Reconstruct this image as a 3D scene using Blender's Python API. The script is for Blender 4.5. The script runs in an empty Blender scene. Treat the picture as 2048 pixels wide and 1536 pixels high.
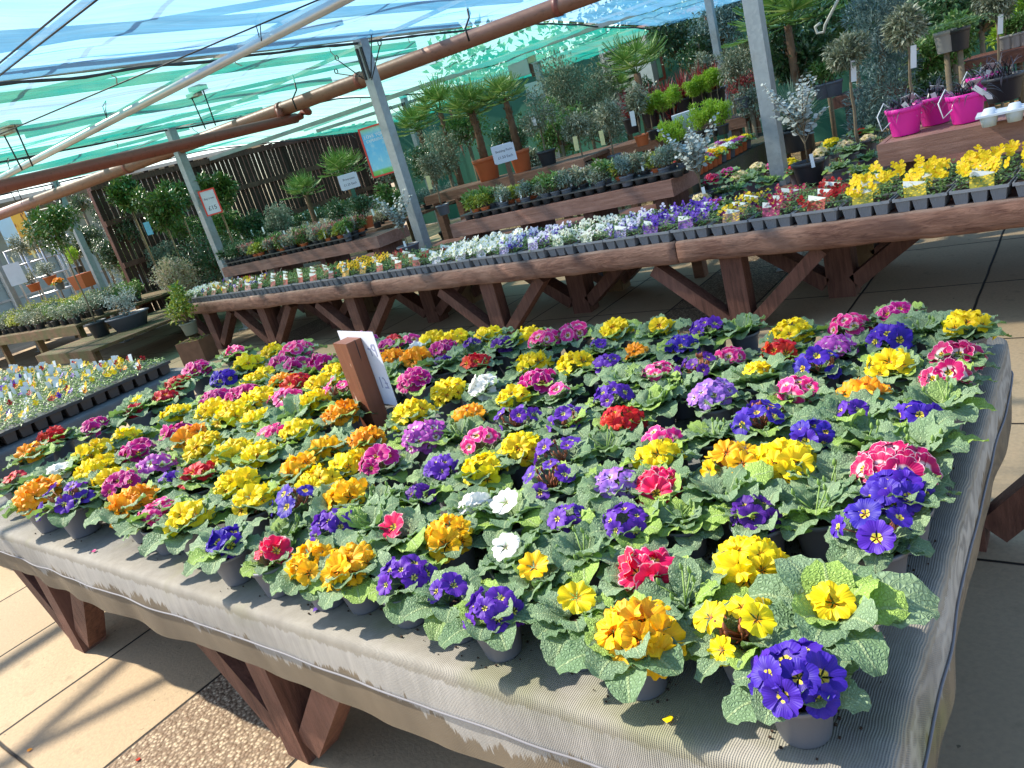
import bpy, math, random
from mathutils import Vector, Matrix, Euler, noise
R_=math.radians; PI=math.pi
sc=bpy.context.scene; COL=sc.collection
rnd=random.Random(7)
# ------------------------------------------------------------------ camera
CF=1504.8; CH=1.70
YAW,PIT,ROL=R_(41.313),R_(18.027),R_(16.332)
cy,sy,cp,sp=math.cos(YAW),math.sin(YAW),math.cos(PIT),math.sin(PIT)
FWD=Vector((-sy*cp,cy*cp,-sp)); RT=Vector((cy,sy,0)); DN=FWD.cross(RT)
cr_,sr_=math.cos(ROL),math.sin(ROL)
CX=RT*cr_+DN*sr_; CD=DN*cr_-RT*sr_
cam=bpy.data.cameras.new('camera'); co=bpy.data.objects.new('camera',cam); COL.objects.link(co)
m=Matrix((CX,-CD,-FWD)).transposed().to_4x4(); m.translation=(0,0,CH); co.matrix_world=m
cam.sensor_width=36; cam.lens=36*CF/2048; cam.clip_end=400; cam.clip_start=.02
sc.camera=co
def ray(px,py): return CX*(px-1024)+CD*(py-768)+FWD*CF
def at(px,py,z):
    """the point of the horizontal plane at height z seen at that spot of the photograph"""
    w=ray(px,py); return Vector((0,0,CH))+w*((z-CH)/w.z)
def aty(px,py,y):
    w=ray(px,py); return Vector((0,0,CH))+w*(y/w.y)
def pxs(p): return (Vector(p)-Vector((0,0,CH))).dot(FWD)/CF     # metres per pixel there
# ------------------------------------------------------------------ mesh builder
def lin(r,g,b):
    return tuple(((c/255)/12.92 if c/255<=.04045 else ((c/255+.055)/1.055)**2.4) for c in (r,g,b))
class MB:
    def __init__(s): s.v=[];s.f=[];s.uv=[];s.mi=[];s.m=0;s.sm=[];s.smooth=False
    def face(s,idx,uv=None):
        s.f.append(idx); s.uv.append(uv if uv else [(0,0)]*len(idx)); s.mi.append(s.m); s.sm.append(s.smooth)
    def add(s,vs): n=len(s.v); s.v+= [tuple(v) for v in vs]; return n
    def box(s,x0,y0,z0,x1,y1,z1,mat=None,taper=0):
        t=taper
        P=[(x0+t,y0+t,z0),(x1-t,y0+t,z0),(x1-t,y1-t,z0),(x0+t,y1-t,z0),(x0,y0,z1),(x1,y0,z1),(x1,y1,z1),(x0,y1,z1)]
        if mat: P=[mat@Vector(p) for p in P]
        n=s.add(P)
        for q in ((3,2,1,0),(4,5,6,7),(0,1,5,4),(1,2,6,5),(2,3,7,6),(3,0,4,7)): s.face([n+i for i in q],[(0,0),(1,0),(1,1),(0,1)])
    def beam(s,a,b,w,h,up=(0,0,1),wob=0,seg=1):
        a=Vector(a);b=Vector(b);d=(b-a).normalized(); u=Vector(up); sd=d.cross(u)
        if sd.length<1e-3: sd=d.cross(Vector((1,0,0)))
        sd.normalize(); u=sd.cross(d).normalized()
        R=[]
        for i in range(seg+1):
            c=a.lerp(b,i/seg); 
            o=noise.noise_vector(c*1.3)*wob if wob else Vector((0,0,0)); k=1+ (noise.noise(c*2.1)*wob*6 if wob else 0)
            c=c+o
            R.append(s.add([c-sd*w/2-u*h/2*k,c+sd*w/2-u*h/2*k,c+sd*w/2+u*h/2,c-sd*w/2+u*h/2]))
        for i in range(seg):
            for j in range(4):
                s.face([R[i]+j,R[i]+(j+1)%4,R[i+1]+(j+1)%4,R[i+1]+j])
        s.face([R[0]+3,R[0]+2,R[0]+1,R[0]]); s.face([R[-1]+j for j in range(4)])
    def tube(s,pts,r,n=8,cap=True,rr=None):
        pts=[Vector(p) for p in pts]; L=len(pts); rings=[]; sm=s.smooth; s.smooth=True
        prev=None
        for i,p in enumerate(pts):
            d=(pts[min(i+1,L-1)]-pts[max(i-1,0)]).normalized()
            if prev is None:
                x=d.orthogonal().normalized()
            else:
                x=prev-d*prev.dot(d)
                x=x.normalized() if x.length>1e-4 else d.orthogonal().normalized()
            prev=x; y=d.cross(x); ra=rr[i] if rr else r
            rings.append(s.add([p+(x*math.cos(2*PI*k/n)+y*math.sin(2*PI*k/n))*ra for k in range(n)]))
        for i in range(L-1):
            for k in range(n):
                s.face([rings[i]+k,rings[i]+(k+1)%n,rings[i+1]+(k+1)%n,rings[i+1]+k])
        if cap:
            s.face([rings[0]+k for k in range(n)][::-1]); s.face([rings[-1]+k for k in range(n)])
        s.smooth=sm
    def lathe(s,prof,n=24,c=(0,0,0),sx=1,sy_=1,cap0=True,cap1=False):
        sm=s.smooth; s.smooth=True; rings=[]
        for r,z in prof: rings.append(s.add([(c[0]+r*sx*math.cos(2*PI*k/n),c[1]+r*sy_*math.sin(2*PI*k/n),c[2]+z) for k in range(n)]))
        for i in range(len(prof)-1):
            for k in range(n): s.face([rings[i]+k,rings[i]+(k+1)%n,rings[i+1]+(k+1)%n,rings[i+1]+k])
        if cap0: s.face([rings[0]+k for k in range(n)][::-1])
        if cap1: s.face([rings[-1]+k for k in range(n)])
        s.smooth=sm
    def leaf(s,p,d,nrm,L,W,bend=.2,fold=.15):
        """small pointed leaf, two folded halves"""
        d=d.normalized(); sd=d.cross(nrm)
        if sd.length<1e-4: sd=d.orthogonal()
        sd.normalize(); n=sd.cross(d).normalized()
        a=s.add([p,p+d*L*.45+sd*W/2+n*fold*W,p+d*L*.45-n*0,p+d*L*.45-sd*W/2+n*fold*W,p+d*L-n*bend*L])
        s.face([a,a+1,a+2],[(0,.5),(.5,1),(.5,.5)]); s.face([a+1,a+4,a+2],[(.5,1),(1,.5),(.5,.5)])
        s.face([a,a+2,a+3],[(0,.5),(.5,.5),(.5,0)]); s.face([a+2,a+4,a+3],[(.5,.5),(1,.5),(.5,0)])
    def quadleaf(s,p,d,nrm,L,W):
        d=d.normalized(); sd=d.cross(nrm)
        if sd.length<1e-4: sd=d.orthogonal()
        sd.normalize()
        a=s.add([p,p+d*L*.5+sd*W/2,p+d*L,p+d*L*.5-sd*W/2]); s.face([a,a+1,a+2,a+3],[(0,.5),(.5,1),(1,.5),(.5,0)])
    def build(s,name,mats):
        me=bpy.data.meshes.new(name); me.from_pydata(s.v,[],s.f)
        ul=me.uv_layers.new(name='UVMap'); buf=[c for f in s.uv for p in f for c in p]
        ul.data.foreach_set('uv',buf); me.polygons.foreach_set('material_index',s.mi); me.polygons.foreach_set('use_smooth',s.sm)
        for m_ in (mats if isinstance(mats,(list,tuple)) else [mats]): me.materials.append(m_)
        me.update(); return me
def link(name,data,loc=(0,0,0),rot=(0,0,0),scl=1,parent=None):
    o=bpy.data.objects.new(name,data); o.location=loc; o.rotation_euler=rot
    o.scale=(scl,)*3 if not isinstance(scl,(tuple,list)) else scl
    if parent: o.parent=parent
    COL.objects.link(o); return o
def tag(o,label,cat,group=None):
    o['label']=label; o['category']=cat
    if len(label.split())>16: print('LONG',len(label.split()),label)
    if group: o['group']=group
    return o
def place(parts,name,label,cat,loc,rz=0,scl=1,group=None,rot=None):
    """parts: [(name, mesh, loc, rot, children)]"""
    r=link(name,None,loc,rot if rot else (0,0,rz),scl); r.empty_display_size=.05
    tag(r,label,cat,group)
    for p in parts: put(p,r)
    return r
def put(p,r):
    n,me,l,ro,ch=(list(p)+[(0,0,0),(0,0,0),[]][len(p)-2:])[:5]
    o=link(n,me,l,ro,1,r)
    for c in ch: put(c,o)
    return o
# ------------------------------------------------------------------ materials
class NT:
    def __init__(s,name):
        s.m=bpy.data.materials.new(name); s.m.use_nodes=True; s.t=s.m.node_tree; s.t.nodes.clear(); s.out=s.n('ShaderNodeOutputMaterial')
    def n(s,t,**k):
        x=s.t.nodes.new(t)
        for a,b in k.items():
            if a[0]=='_': x.inputs[a[1:].replace('_',' ')].default_value=b
            else: setattr(x,a,b)
        return x
    def l(s,a,b): s.t.links.new(a,b)
    def setv(s,sock,v):
        if isinstance(v,bpy.types.NodeSocket): s.l(v,sock)
        elif isinstance(v,(tuple,list)) and len(v)==3 and sock.type=='RGBA': sock.default_value=(*v,1)
        else: sock.default_value=v
    def math(s,op,a,b=None,c=None,clamp=False):
        x=s.n('ShaderNodeMath',operation=op); x.use_clamp=clamp; s.setv(x.inputs[0],a)
        if b is not None: s.setv(x.inputs[1],b)
        if c is not None: s.setv(x.inputs[2],c)
        return x.outputs[0]
    def mix(s,f,a,b,bt='MIX'):
        x=s.n('ShaderNodeMix',data_type='RGBA',blend_type=bt); s.setv(x.inputs[0],f); s.setv(x.inputs[6],a); s.setv(x.inputs[7],b); return x.outputs[2]
    def ramp(s,f,st,interp='LINEAR'):
        x=s.n('ShaderNodeValToRGB'); x.color_ramp.interpolation=interp; e=x.color_ramp.elements
        while len(e)<len(st): e.new(.5)
        for i,(p,c) in enumerate(st):
            e[i].position=p; e[i].color=(*c,1) if isinstance(c,(tuple,list)) else (c,c,c,1)
        s.setv(x.inputs[0],f); return x.outputs[0]
    def noise(s,scale,det=3,vec=None,rough=.5,dist=0):
        x=s.n('ShaderNodeTexNoise'); x.inputs['Scale'].default_value=scale; x.inputs['Detail'].default_value=det; x.inputs['Roughness'].default_value=rough; x.inputs['Distortion'].default_value=dist
        if vec is None: vec=s.pos()
        s.l(vec,x.inputs['Vector']); return x.outputs[0]
    def pos(s): return s.n('ShaderNodeNewGeometry').outputs['Position']
    def obj(s): return s.n('ShaderNodeTexCoord').outputs['Object']
    def uv(s): return s.n('ShaderNodeTexCoord').outputs['UV']
    def xyz(s,v):
        x=s.n('ShaderNodeSeparateXYZ'); s.l(v,x.inputs[0]); return x.outputs
    def comb(s,a,b,c):
        x=s.n('ShaderNodeCombineXYZ'); s.setv(x.inputs[0],a);s.setv(x.inputs[1],b);s.setv(x.inputs[2],c); return x.outputs[0]
    def scl(s,v,k):
        x=s.n('ShaderNodeVectorMath',operation='MULTIPLY'); s.l(v,x.inputs[0]); x.inputs[1].default_value=k; return x.outputs[0]
    def bump(s,h,st=.5,d=.01):
        x=s.n('ShaderNodeBump'); x.inputs['Strength'].default_value=st; x.inputs['Distance'].default_value=d; s.l(h,x.inputs['Height']); return x.outputs[0]
    def bsdf(s,col,rough=.6,nrm=None,metal=0,spec=.5,trans=0,tcol=None,**k):
        x=s.n('ShaderNodeBsdfPrincipled'); s.setv(x.inputs['Base Color'],col); s.setv(x.inputs['Roughness'],rough); s.setv(x.inputs['Metallic'],metal)
        x.inputs['Specular IOR Level'].default_value=spec
        if nrm is not None: s.l(nrm,x.inputs['Normal'])
        o=x.outputs[0]
        if trans:
            y=s.n('ShaderNodeBsdfTranslucent'); s.setv(y.inputs[0],tcol if tcol is not None else col)
            z=s.n('ShaderNodeMixShader'); z.inputs[0].default_value=trans; s.l(o,z.inputs[1]); s.l(y.outputs[0],z.inputs[2]); o=z.outputs[0]
        s.l(o,s.out.inputs[0]); return s.m
MC={}
def mat(fn):
    def g(*a,**k):
        key=(fn.__name__,)+a+tuple(sorted(k.items()))
        if key not in MC: MC[key]=fn(*a,**k)
        return MC[key]
    return g
@mat
def plain(name,col,rough=.6,var=.15,sc_=8,bump=0,spec=.4,metal=0,trans=0):
    t=NT(name); o=t.obj(); n=t.noise(sc_,4,o); c=t.mix(n,tuple(x*(1-var) for x in col),tuple(min(1,x*(1+var)) for x in col))
    nr=t.bump(t.noise(sc_*8,3,o),bump,.004) if bump else None
    return t.bsdf(c,rough,nr,metal,spec,trans)
@mat
def timber(name,c1,c2,moss=0,rough=.7,axis=0):
    t=NT(name); p=t.pos(); k=[14,14,14]; k[axis]=1.3; v=t.scl(p,tuple(k)); n=t.noise(3,6,v,.65,.4); n2=t.noise(2.2,3,p); n3=t.noise(40,2,v)
    c=t.mix(t.ramp(n,[(.3,0),(.7,1)]),c1,c2); c=t.mix(t.ramp(n3,[(.58,0),(.75,.5)]),c,tuple(x*.45 for x in c1))
    c=t.mix(t.ramp(n2,[(.5,0),(.75,.45)]),c,tuple(min(1,x*1.5+.03) for x in c2))
    if moss: c=t.mix(t.ramp(t.noise(5,4,p),[(.5-moss*.3,0),(.65,.8)]),c,(.06,.08,.025))
    return t.bsdf(c,rough,t.bump(t.math('ADD',n,n3),.5,.006),0,.3)
@mat
def leafm(name,c1,c2,c3=None,trans=.25,rough=.45,var3=.12,spec=.5):
    t=NT(name); g=t.n('ShaderNodeNewGeometry'); r=g.outputs['Random Per Island']
    st=[(0,c1),(1-var3-.02,c2)]
    if c3: st+=[(1-var3,c3),(1,c3)]
    c=t.ramp(r,st); c=t.mix(t.math('MULTIPLY',t.noise(7,2,g.outputs['Position']),.5),c,tuple(x*.5 for x in c1))
    return t.bsdf(c,rough,None,0,spec,trans)
@mat
def primleaf(name,c1,c2,c3):
    t=NT(name); g=t.n('ShaderNodeNewGeometry'); r=g.outputs['Random Per Island']
    oi=t.n('ShaderNodeObjectInfo').outputs['Random']
    c=t.ramp(t.math('FRACT',t.math('ADD',r,oi)),[(0,c1),(.8,c2),(.86,c3),(1,c3)])
    u=t.xyz(t.uv()); au=t.math('ABSOLUTE',t.math('SUBTRACT',u[0],.5))
    mid=t.ramp(au,[(.015,1),(.045,0)])
    sv=t.math('ABSOLUTE',t.math('SINE',t.math('ADD',t.math('MULTIPLY',u[1],22),t.math('MULTIPLY',au,-20)))) 
    sv=t.ramp(sv,[(.0,1),(.16,0)])
    vo=t.n('ShaderNodeTexVoronoi',feature='DISTANCE_TO_EDGE'); t.l(t.comb(t.math('MULTIPLY',u[0],11),t.math('MULTIPLY',u[1],20),0),vo.inputs['Vector']); vo.inputs['Scale'].default_value=1
    ve=t.ramp(vo.outputs[0],[(0,0),(.3,1)])
    c=t.mix(t.math('MULTIPLY',t.math('SUBTRACT',1,ve),.35),c,tuple(x*.5 for x in c1))
    c=t.mix(t.math('MULTIPLY',sv,.16),c,(.3,.42,.22)); c=t.mix(t.math('MULTIPLY',mid,.6),c,(.42,.52,.25))
    c=t.mix(t.math('MULTIPLY',ve,.2),c,(.30,.42,.32))
    h=t.math('SUBTRACT',t.math('MULTIPLY',ve,.7),t.math('MULTIPLY',t.math('ADD',sv,mid),.6))
    return t.bsdf(c,.56,t.bump(h,.75,.003),0,.35,.24,t.mix(.5,c,(.25,.5,.04)))
@mat
def petal(name,eye,eyer,c1,c2,edge=None,throat=None,star=.1,trans=.28,edgew=.93):
    """UV.x runs from the middle (0) to the tip (1), UV.y across the petal"""
    t=NT(name); u=t.xyz(t.uv()); a=t.math('ABSOLUTE',t.math('SUBTRACT',u[1],.5))
    r=t.math('ADD',u[0],t.math('MULTIPLY',a,star*2)); 
    n=t.noise(60,2,t.obj()); r=t.math('ADD',r,t.math('MULTIPLY',t.math('SUBTRACT',n,.5),.07))
    st=[(0,tuple(x*.55 for x in eye)),(.04,eye),(eyer,eye)]
    if throat: st+=[(eyer+.04,throat),(eyer+.17,throat),(eyer+.3,c1)]
    else: st+=[(eyer+.05,c1)]
    st+=[(.8,c2)]
    if edge: st+=[(edgew,c2),(min(1,edgew+.04),edge)]
    c=t.ramp(r,st)
    ln=t.math('SINE',t.math('MULTIPLY',u[1],60)); c=t.mix(t.math('MULTIPLY',t.math('ADD',ln,1),.05),c,tuple(x*.5 for x in c2))
    oi=t.n('ShaderNodeObjectInfo').outputs['Random']; hs=t.n('ShaderNodeHueSaturation'); t.l(c,hs.inputs['Color'])
    t.l(t.math('ADD',.5,t.math('MULTIPLY',t.math('SUBTRACT',oi,.5),.02)),hs.inputs['Hue']); t.l(t.math('ADD',.85,t.math('MULTIPLY',oi,.2)),hs.inputs['Value'])
    c=hs.outputs[0]
    return t.bsdf(c,.5,t.bump(ln,.15,.002),0,.3,trans)
potgrey=plain('grey pot plastic',(.125,.135,.165),.42,.12,5,.05,.5)
potdark=plain('black pot plastic',(.03,.032,.037),.45,.2,6,.05,.5)
traygrey=plain('tray plastic',(.23,.245,.27),.4,.1,9,0,.5)
traybrown=plain('brown tray plastic',(.075,.058,.05),.5,.15,9,0,.4)
terra=plain('terracotta plastic',(.52,.13,.045),.5,.15,5,.05,.4)
soil=plain('compost',(.045,.025,.015),.95,.5,40,1)
white=plain('white plastic tag',(.75,.78,.8),.4,.05,5,0,.4)
cream=plain('cream tag',(.75,.7,.35),.4,.25,25)
black=plain('black iron',(.015,.015,.017),.4,.1)
stem_r=plain('reddish stalk',(.28,.09,.04),.5,.4,30)
stem_g=plain('green stalk',(.17,.28,.06),.5,.3,30)
bark=plain('grey bark',(.21,.16,.10),.85,.4,25,.8)
# ------------------------------------------------------------------ light and sky
SD=Vector((-.98,-.22,0)).normalized(); EL=R_(45)
sun=bpy.data.lights.new('sun','SUN'); sun.energy=4.8; sun.angle=R_(1.0); sun.color=(1,.91,.77)
so=link('sun',sun); sv=Vector((SD.x*math.cos(EL),SD.y*math.cos(EL),math.sin(EL))); so.rotation_euler=sv.to_track_quat('Z','Y').to_euler()
w=bpy.data.worlds.new('World'); sc.world=w; w.use_nodes=True; nt=w.node_tree
sk=nt.nodes.new('ShaderNodeTexSky'); sk.sky_type='NISHITA'; sk.sun_disc=False; sk.sun_elevation=EL; sk.sun_rotation=math.atan2(SD.x,SD.y)%(2*PI)
sk.air_density=1; sk.dust_density=.7
nt.links.new(sk.outputs[0],nt.nodes['Background'].inputs[0]); nt.nodes['Background'].inputs[1].default_value=.15
sc.view_settings.view_transform='Standard'; sc.view_settings.look='None'; sc.view_settings.exposure=1.0; sc.view_settings.gamma=1
sc.cycles.max_bounces=8; sc.cycles.transparent_max_bounces=16
# ------------------------------------------------------------------ ground
def ground_mat():
    t=NT('paving slabs'); p=t.pos(); X=t.xyz(p)
    wob=t.math('MULTIPLY',t.math('SUBTRACT',t.noise(3,3,p),.5),.012)
    cx=t.math('DIVIDE',t.math('ADD',t.math('ADD',X[0],2.12+.73*40),wob),.73)
    cyy=t.math('DIVIDE',t.math('ADD',t.math('ADD',X[1],-.4+40),wob),1.0)
    ci=t.math('FLOOR',cx); ri=t.math('FLOOR',cyy)
    def edge(c,wd):
        f=t.math('FRACT',c); d=t.math('MINIMUM',f,t.math('SUBTRACT',1,f)); return t.ramp(d,[(wd*.6,1),(wd,0)])
    j=t.math('MAXIMUM',edge(cx,.012),edge(cyy,.008))
    wn=t.n('ShaderNodeTexWhiteNoise'); t.l(t.comb(ci,ri,3.7),wn.inputs[0]); r=wn.outputs[0]
    agg=t.math('MAXIMUM',t.math('MULTIPLY',t.math('GREATER_THAN',r,.90),t.math('LESS_THAN',ci,40.5)),t.math('LESS_THAN',t.math('ABSOLUTE',t.math('SUBTRACT',ci,39.0)),.5))
    base=t.ramp(r,[(0,(.43,.31,.185)),(.5,(.47,.35,.215)),(1,(.37,.275,.17))])
    st=t.noise(1.1,5,p,.6,.5); base=t.mix(t.ramp(st,[(.35,0),(.8,.55)]),base,(.27,.22,.13))
    base=t.mix(t.ramp(t.noise(60,3,p),[(.35,.35),(.6,0)]),base,(.25,.2,.13))
    base=t.mix(t.ramp(t.noise(9,4,p),[(.62,0),(.7,.35)]),base,(.16,.14,.08))
    v=t.n('ShaderNodeTexVoronoi'); v.inputs['Scale'].default_value=75; t.l(p,v.inputs['Vector'])
    ag=t.mix(t.ramp(v.outputs['Color'],[(.2,0),(.8,1)]),(.2,.13,.08),(.5,.4,.27)); ag=t.mix(t.ramp(v.outputs['Distance'],[(.3,0),(.6,.8)]),ag,(.13,.085,.05))
    c=t.mix(agg,base,ag); c=t.mix(j,c,(.012,.009,.006))
    sp_=t.ramp(t.noise(26,2,p),[(.74,0),(.76,1)]); c=t.mix(t.math('MULTIPLY',sp_,.7),c,(.04,.035,.02))
    h=t.math('SUBTRACT',t.math('MULTIPLY',t.noise(90,3,p),.35),t.math('MULTIPLY',j,2)); h=t.math('SUBTRACT',h,t.math('MULTIPLY',t.math('MULTIPLY',v.outputs['Distance'],agg),1.2))
    return t.bsdf(c,.75,t.bump(h,.7,.006),0,.3)
b=MB(); b.box(-70,-30,-.3,60,70,0)
o=link('ground',b.build('ground',ground_mat())); o['kind']='structure'
def gravel_mat():
    t=NT('golden gravel'); p=t.pos(); v=t.n('ShaderNodeTexVoronoi'); v.inputs['Scale'].default_value=26; t.l(p,v.inputs['Vector'])
    c=t.mix(t.ramp(v.outputs['Color'],[(.2,0),(.8,1)]),(.32,.19,.08),(.62,.45,.24)); c=t.mix(t.ramp(v.outputs['Distance'],[(.3,0),(.7,.9)]),c,(.08,.05,.03))
    c=t.mix(t.ramp(t.noise(1.2,3,p),[(.5,0),(.7,.5)]),c,(.12,.11,.06))
    return t.bsdf(c,.9,t.bump(v.outputs['Distance'],1,-.02),0,.2)
b=MB()
N=90
for i in range(N+1):
    for k in range(N+1):
        x=-9+14*i/N; y=8.2+13*k/N; b.add([(x,y,.004+.03*abs(noise.noise(Vector((x*2.5,y*2.5,0)))) if 0<i<N and 0<k<N else .003)])
for i in range(N):
    for k in range(N): a=i*(N+1)+k; b.face([a,a+N+1,a+N+2,a+1])
o=link('gravel',b.build('gravel',gravel_mat())); o['kind']='structure'
# ------------------------------------------------------------------ near table
RED1,RED2=(.065,.027,.02),(.19,.085,.06)
wood_red=timber('red stained timber',RED1,RED2,0,.6,2)
wood_redx=timber('red stained beam',(.10,.036,.024),(.24,.10,.066),0,.65,0)
wood_brown=timber('brown timber',(.13,.062,.038),(.24,.125,.082),0,.65,0)
wood_moss=timber('mossy timber',(.10,.05,.03),(.2,.12,.07),.7,.8,0)
wood_old=timber('old green timber',(.045,.045,.03),(.11,.09,.06),.3,.85,0)
def vleg(mb,x,y,zt,sp_=.62,w=.085,d=.13,x0=None):
    """a post with two braces that open upwards from its foot"""
    mb.box(x-w/2,y-d/2,0,x+w/2,y+d/2,zt)
def trestle(parts,x,y,zt,sp_=.48,wood=None):
    wood=wood or wood_red
    p=MB(); p.box(x-.055,y-.055,0,x+.055,y+.055,zt); b1=MB(); b1.beam((x-.075,y,.07),(x-sp_,y,zt-.03),.1,.085,(0,1,0)); b2=MB(); b2.beam((x+.075,y,.07),(x+sp_,y,zt-.03),.1,.085,(0,1,0))
    parts.append(('leg',p.build('leg',wood),(0,0,0),(0,0,0),[('brace',b1.build('brace',wood)),('brace',b2.build('brace',wood))]))
TX0,TX1,TY0,TY1,TZ=-4.52,-.265,.80,2.62,.70
def table(name,label,x0,x1,y0,y1,legs,zt=.70,group=None,wood=None,th=.1,rails=True,pos=(0,0,0)):
    parts=[]
    t=MB(); 
    nb=int((y1-y0-.1)/.2); 
    for k in range(nb): 
        ya=y0+.05+(y1-y0-.1)*k/nb; t.box(x0+.04,ya+.004,zt-.045,x1-.04,ya+(y1-y0-.1)/nb-.004,zt-.012)
    parts.append(('tabletop',t.build('tabletop',wood or wood_redx)))
    f=MB(); f.box(x0+.045,y0+.045,zt-.15,x1-.045,y0+.09,zt-.047); f.box(x0+.045,y1-.09,zt-.15,x1-.045,y1-.045,zt-.047); f.box(x0+.045,y0+.092,zt-.15,x0+.09,y1-.092,zt-.047); f.box(x1-.09,y0+.092,zt-.15,x1-.045,y1-.092,zt-.047)
    parts.append(('frame',f.build('frame',wood or wood_red)))
    for (x,y) in legs: trestle(parts,x,y,zt-.152,.46,wood or wood_red)
    return place(parts,name,label,'table',pos,0,1,group)
table('display_table','dark red timber trestle table under the potted primroses, draped in grey fabric',TX0,TX1,TY0,TY1,[(x,y) for y in (TY0+.115,TY1-.12) for x in (-3.83,-2.11,TX1-.14)],TZ)
def cloth_mat(dark=False):
    t=NT('ground cover fabric'); p=t.pos(); X=t.xyz(p)
    def wv(c,k): return t.math('SINE',t.math('MULTIPLY',c,k))
    S=t.math('ADD',X[1],t.math('MULTIPLY',X[2],1.0))
    weave=t.math('MULTIPLY',t.math('ADD',wv(t.math('ADD',X[0],t.math('MULTIPLY',t.noise(5,4,p),.03)),1500),1),.5); weave2=t.math('MULTIPLY',t.math('ADD',wv(t.math('ADD',S,t.math('MULTIPLY',t.noise(5,4,p),.02)),1300),1),.5)
    w_=t.math('ADD',t.math('MULTIPLY',weave,.7),t.math('MULTIPLY',t.math('MULTIPLY',weave,weave2),.5))
    big=t.noise(1.6,5,p,.6,.4); fine=t.noise(14,5,t.scl(p,(1,1,.35)),.7)
    # dark fabric worn pale towards the rims
    top=t.mix(t.ramp(fine,[(.3,0),(.7,1)]),(.045,.052,.058),(.17,.185,.19))
    top=t.mix(t.ramp(t.noise(9,6,p,.75),[(.47,0),(.62,.7)]),top,(.035,.036,.038))
    top=t.mix(t.ramp(t.noise(38,4,p,.7),[(.55,0),(.7,.5)]),top,(.05,.045,.038))
    top=t.mix(t.ramp(big,[(.48,0),(.72,.55)]),top,(.30,.275,.235))
    # worn band near front and right rims
    fr=t.math('SUBTRACT',X[1],TY0); ri=t.math('SUBTRACT',TX1,X[0])
    wear=t.math('MAXIMUM',t.ramp(t.math('ADD',fr,t.math('MULTIPLY',big,.15)),[(.08,1),(.30,0)]),t.ramp(t.math('ADD',ri,t.math('MULTIPLY',big,.05)),[(.03,.7),(.1,0)]))
    top=t.mix(t.math('MULTIPLY',wear,.8),top,t.mix(fine,(.28,.255,.215),(.46,.43,.37)))
    # jagged water-stain line on the hanging sides
    jag=t.noise(1,5,t.scl(p,(22,22,1.2)),.75); jag2=t.noise(1,2,t.scl(p,(2.4,2.4,.5)))
    zl=t.math('ADD',X[2],t.math('ADD',t.math('MULTIPLY',t.math('SUBTRACT',jag,.5),.20),t.math('MULTIPLY',t.math('SUBTRACT',jag2,.5),.26)))
    low=t.ramp(zl,[(.578,1),(.584,0)])
    rim2=t.ramp(t.math('ADD',X[2],t.math('MULTIPLY',t.math('SUBTRACT',t.noise(1,5,t.scl(p,(30,30,1)),.75),.5),.06)),[(.668,0),(.672,1)]); 
    side=t.mix(t.noise(1,5,t.scl(p,(30,30,4)),.75),(.25,.245,.23),(.60,.57,.52)); side=t.mix(t.ramp(big,[(.5,0),(.7,.6)]),side,(.2,.19,.17))
    lowc=t.mix(t.noise(5,4,t.scl(p,(1,1,.3))),(.10,.075,.05),(.33,.27,.19))
    side=t.mix(low,side,lowc); side=t.mix(t.math('MULTIPLY',rim2,.75),side,t.mix(fine,(.20,.17,.13),(.36,.34,.28)))
    drp=t.ramp(t.math('ADD',X[2],t.math('MULTIPLY',t.noise(18,4,t.scl(p,(1,1,.25)),.7),.03)),[(TZ-.01+.0,1),(TZ+.018,0)])
    c=t.mix(drp,top,side)
    mo=t.math('MULTIPLY',t.ramp(t.noise(3.2,4,p),[(.48,0),(.62,1)]),t.ramp(t.math('ABSOLUTE',t.math('SUBTRACT',t.math('SUBTRACT',fr,t.math('MULTIPLY',t.math('SUBTRACT',TZ,X[2]),2)),.03)),[(.02,1),(.18,0)]))
    c=t.mix(t.math('MULTIPLY',mo,.55),c,(.20,.215,.075))
    c=t.mix(t.math('MULTIPLY',w_,t.ramp(t.noise(3.5,4,p,.6),[(.35,.10),(.65,.5)])),c,(.05,.052,.055))
    return t.bsdf(c,.8,t.bump(t.math('ADD',t.math('MULTIPLY',w_,-.6),t.math('MULTIPLY',fine,.5)),.6,.003),0,.25)
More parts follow.
